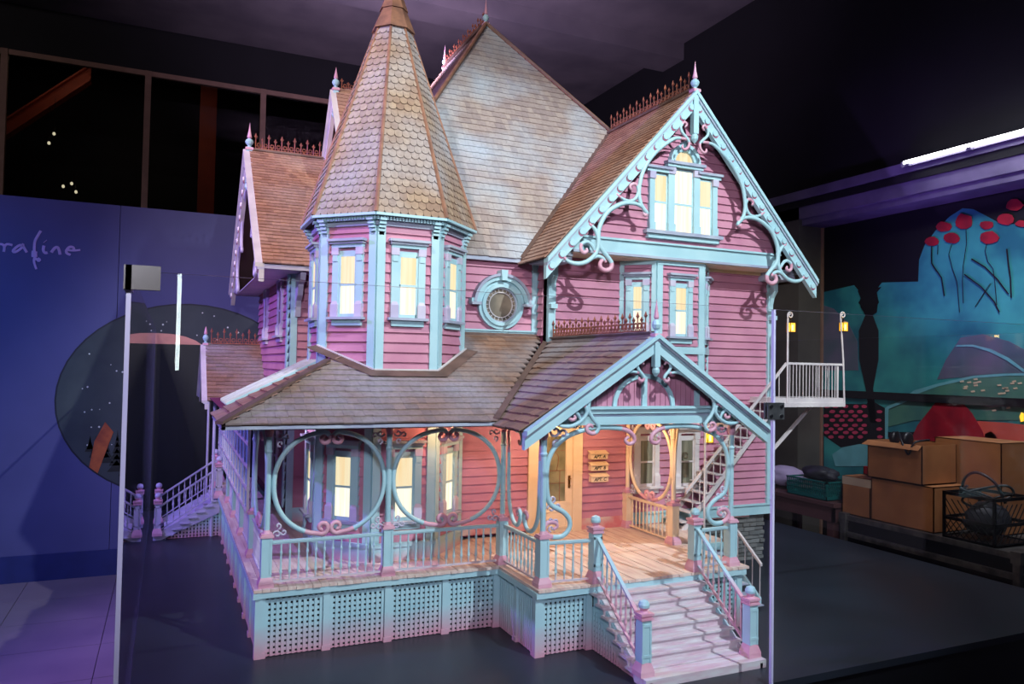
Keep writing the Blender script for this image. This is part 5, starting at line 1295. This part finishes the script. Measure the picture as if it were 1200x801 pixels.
# black milk crate
cr = thing('milk_crate', 'black plastic crate with a lattice side and cables, right end of the case', 'crate', (4.36, -.09, TOPZ+.003))
m = MB(); a, b, h = .18, .17, .295
m.box(-a, -b, 0, a, b, .012)
for z in (.0, .12, h-.02):
    m.box(-a, -b, z, -a+.01, b, z+.02); m.box(a-.01, -b, z, a, b, z+.02); m.box(-a, -b, z, a, -b+.01, z+.02); m.box(-a, b-.01, z, a, b, z+.02)
for sx in (-1, 1):
    for sy in (-1, 1): m.box(sx*a-.012*sx, sy*b-.012*sy, 0, sx*a, sy*b, h) if False else m.box(min(sx*a, sx*(a-.015)), min(sy*b, sy*(b-.015)), 0, max(sx*a, sx*(a-.015)), max(sy*b, sy*(b-.015)), h)
m.obj('crate_frame', 'blackplastic', cr)
m = MB()
for k in range(8):
    y = -b+.04*k
    m.beam((-a+.004, y, .02), (-a+.004, y+.10 if y+.10 < b else b, .13), .005, .006); m.beam((-a+.004, y+.08 if y+.08 < b else b, .02), (-a+.004, y, .13), .005, .006)
    m.beam((-a+.004, y, .14), (-a+.004, y+.08 if y+.08 < b else b, .25), .005, .006)
for k in range(8):
    x = -a+.045*k; m.beam((x, -b+.004, .02), (min(x+.08, a), -b+.004, .13), .005, .006); m.beam((x, -b+.004, .14), (min(x+.08, a), -b+.004, .25), .005, .006)
m.obj('crate_lattice', 'blackplastic', cr)

def cable(pts, label, r=.006, mat='blackplastic'):
    P = smooth_path(pts, 5); c0 = P[0].copy(); m = MB(); m.tube([p-c0 for p in P], r, 6); o = m.obj('cable', mat, smooth=True); o.location = c0; tag(o, label, 'cable'); return o
rs = random.Random(9)
loop = [(4.36+.12*cos(a*1.1)+rs.uniform(-.02, .02), -.09+.11*sin(a)+rs.uniform(-.02, .02), TOPZ+.24+.04*sin(a*1.7)+.006*a) for a in range(0, 16)]
cable(loop, 'tangled black cable heaped in the black crate', .008)
cable([(4.30, .04, TOPZ+.26), (4.28, .0, TOPZ+.38), (4.28, -.08, TOPZ+.43), (4.30, -.18, TOPZ+.38), (4.32, -.235, TOPZ+.26)], 'thick black cable arching over the crate rim', .009)
cable([(4.36, .60, TOPZ+.60), (4.30, .50, TOPZ+.63), (4.20, .40, TOPZ+.59), (4.185, .33, TOPZ+.50), (4.19, .29, TOPZ+.58), (4.3, .26, TOPZ+.60)], 'thin black cable looping over the open cardboard box', .007)
for y, r, lb in ((.56, .045, 'round black headphone cup in the open box, nearer the mural'), (.46, .05, 'round black headphone cup in the open box, beside the cable')):
    m = MB(); m.lathe([(0, -.02), (r*.7, -.022), (r, -.01), (r, .012), (r*.6, .024), (0, .024)], 14, axis='y'); o = m.obj('headphone_cup', 'blackplastic', smooth=True); o.location = (4.34, y, TOPZ+.585); tag(o, lb, 'headphones')
# table with a green basket, black bag and cloth
tb = thing('side_table', 'dark wooden table lit violet beside the stone foundation', 'table', (4.52, 1.475, FZ))
m = MB(); m.box(-.37, -.55, .69, .37, .55, .72); m.obj('tabletop', 'woodtable', tb); m = MB(); m.box(-.35, -.53, .58, -.33, .53, .69); m.box(.33, -.53, .58, .35, .53, .69); m.box(-.35, -.53, .58, .35, -.51, .69); m.obj('apron', 'woodtable', tb)
lg = MB(); lg.box(-.03, -.03, 0, .03, .03, .69); lgm = lg.mesh('leg', 'woodtable')
for x in (-.31, .31):
    for y in (-.49, .49): put('leg', lgm, tb, Matrix.Translation((x, y, 0)))
TT = FZ+.723
bk = thing('plastic_basket', 'dark green plastic basket on the wooden table', 'basket', (4.32, 1.22, TT))
m = MB()
a, b, h = .14, .20, .14
for (x0, y0, x1, y1) in ((-a, -b, a, -b+.006), (-a, b-.006, a, b), (-a, -b, -a+.006, b), (a-.006, -b, a, b)): m.box(x0, y0, 0, x1, y1, .03); m.box(x0, y0, .06, x1, y1, .068); m.box(x0, y0, .095, x1, y1, .103); m.box(x0-.006, y0-.006, .13, x1+.006, y1+.006, h)
for k in range(21): y = -b+.02*k; m.box(-a, y-.004, .03, -a+.006, y+.004, .13); m.box(a-.006, y-.004, .03, a, y+.004, .13)
for k in range(15): x = -a+.02*k; m.box(x-.004, -b, .03, x+.004, -b+.006, .13)
m.box(-a, -b, 0, a, b, .006); m.obj('basket_body', 'green', bk)
def lump(name, c_, s_, label, cat, mat, seed, amp=.25, seg=16):
    rs = random.Random(seed); m = MB(); ph = [rs.uniform(0, 6) for _ in range(6)]
    vs = []; fs = []; nr = 9
    for i in range(nr):
        th = pi*(.03+.94*i/(nr-1))
        for j in range(seg):
            a = 2*pi*j/seg; r = 1+amp*(.5*sin(3*a+ph[0]+th*2)+.3*sin(5*a+ph[1]-th*3)+.3*sin(7*th+ph[2]+a))
            vs.append((s_[0]*r*sin(th)*cos(a), s_[1]*r*sin(th)*sin(a), s_[2]*(1+max(-.85, -1 if False else cos(th))*(1 if cos(th) > 0 else .9))*1.0))
    for i in range(nr-1):
        for j in range(seg): fs.append((i*seg+j, i*seg+(j+1) % seg, (i+1)*seg+(j+1) % seg, (i+1)*seg+j))
    fs.append(tuple(range(seg))); fs.append(tuple((nr-1)*seg+j for j in range(seg)))
    m.add(vs, fs); o = m.obj(name, mat, smooth=True); o.location = c_; tag(o, label, cat); return o
lump('black_bag', (4.32, 1.23, TT+.115), (.10, .15, .06), 'crumpled black bag heaped in the green basket', 'bag', 'blackcloth', 3, .35, 22)
lump('black_bag', (4.36, .965, TT), (.07, .045, .10), 'small black pouch between the basket and the cardboard box', 'bag', 'blackcloth', 8, .3, 18)
lump('folded_cloth', (4.38, 1.66, TT), (.15, .20, .09), 'loosely folded lilac cloth on the wooden table', 'cloth', 'cloth', 5, .3, 20)
lump('black_bundle', (4.36, -.09, TOPZ+.018), (.13, .12, .115), 'dark crumpled bundle filling the black crate', 'cloth', 'blackcloth', 12, .2, 20)
# red tray and small white paper on the left carton
m = MB(); m.box(-.06, -.09, 0, .06, .09, .006); m.box(-.06, -.09, 0, -.054, .09, .06); m.box(.054, -.09, 0, .06, .09, .06); m.box(-.06, -.09, 0, .06, -.084, .06); m.box(-.06, .084, 0, .06, .09, .06)
o = m.obj('red_tray', 'redplastic'); o.location = (4.46, .79, TOPZ+.283); tag(o, 'small red plastic tray on the leftmost cardboard box', 'tray')

# vertical LED tube behind the visitor, mirrored in the front glass
vt = thing('led_stand', 'upright white light tube on a foot, mirrored in the front glass', 'light', (-.30, -4.95, FZ))
m = MB(); m.lathe([(.016, 1.62), (.016, 3.4)], 8); m.obj('light_tube', 'led', vt)
m = MB(); m.lathe([(.2, 0), (.2, .02), (.02, .03), (.02, 1.62)], 12); m.obj('stand', 'blackplastic', vt)
print('COUNTS', COUNT)
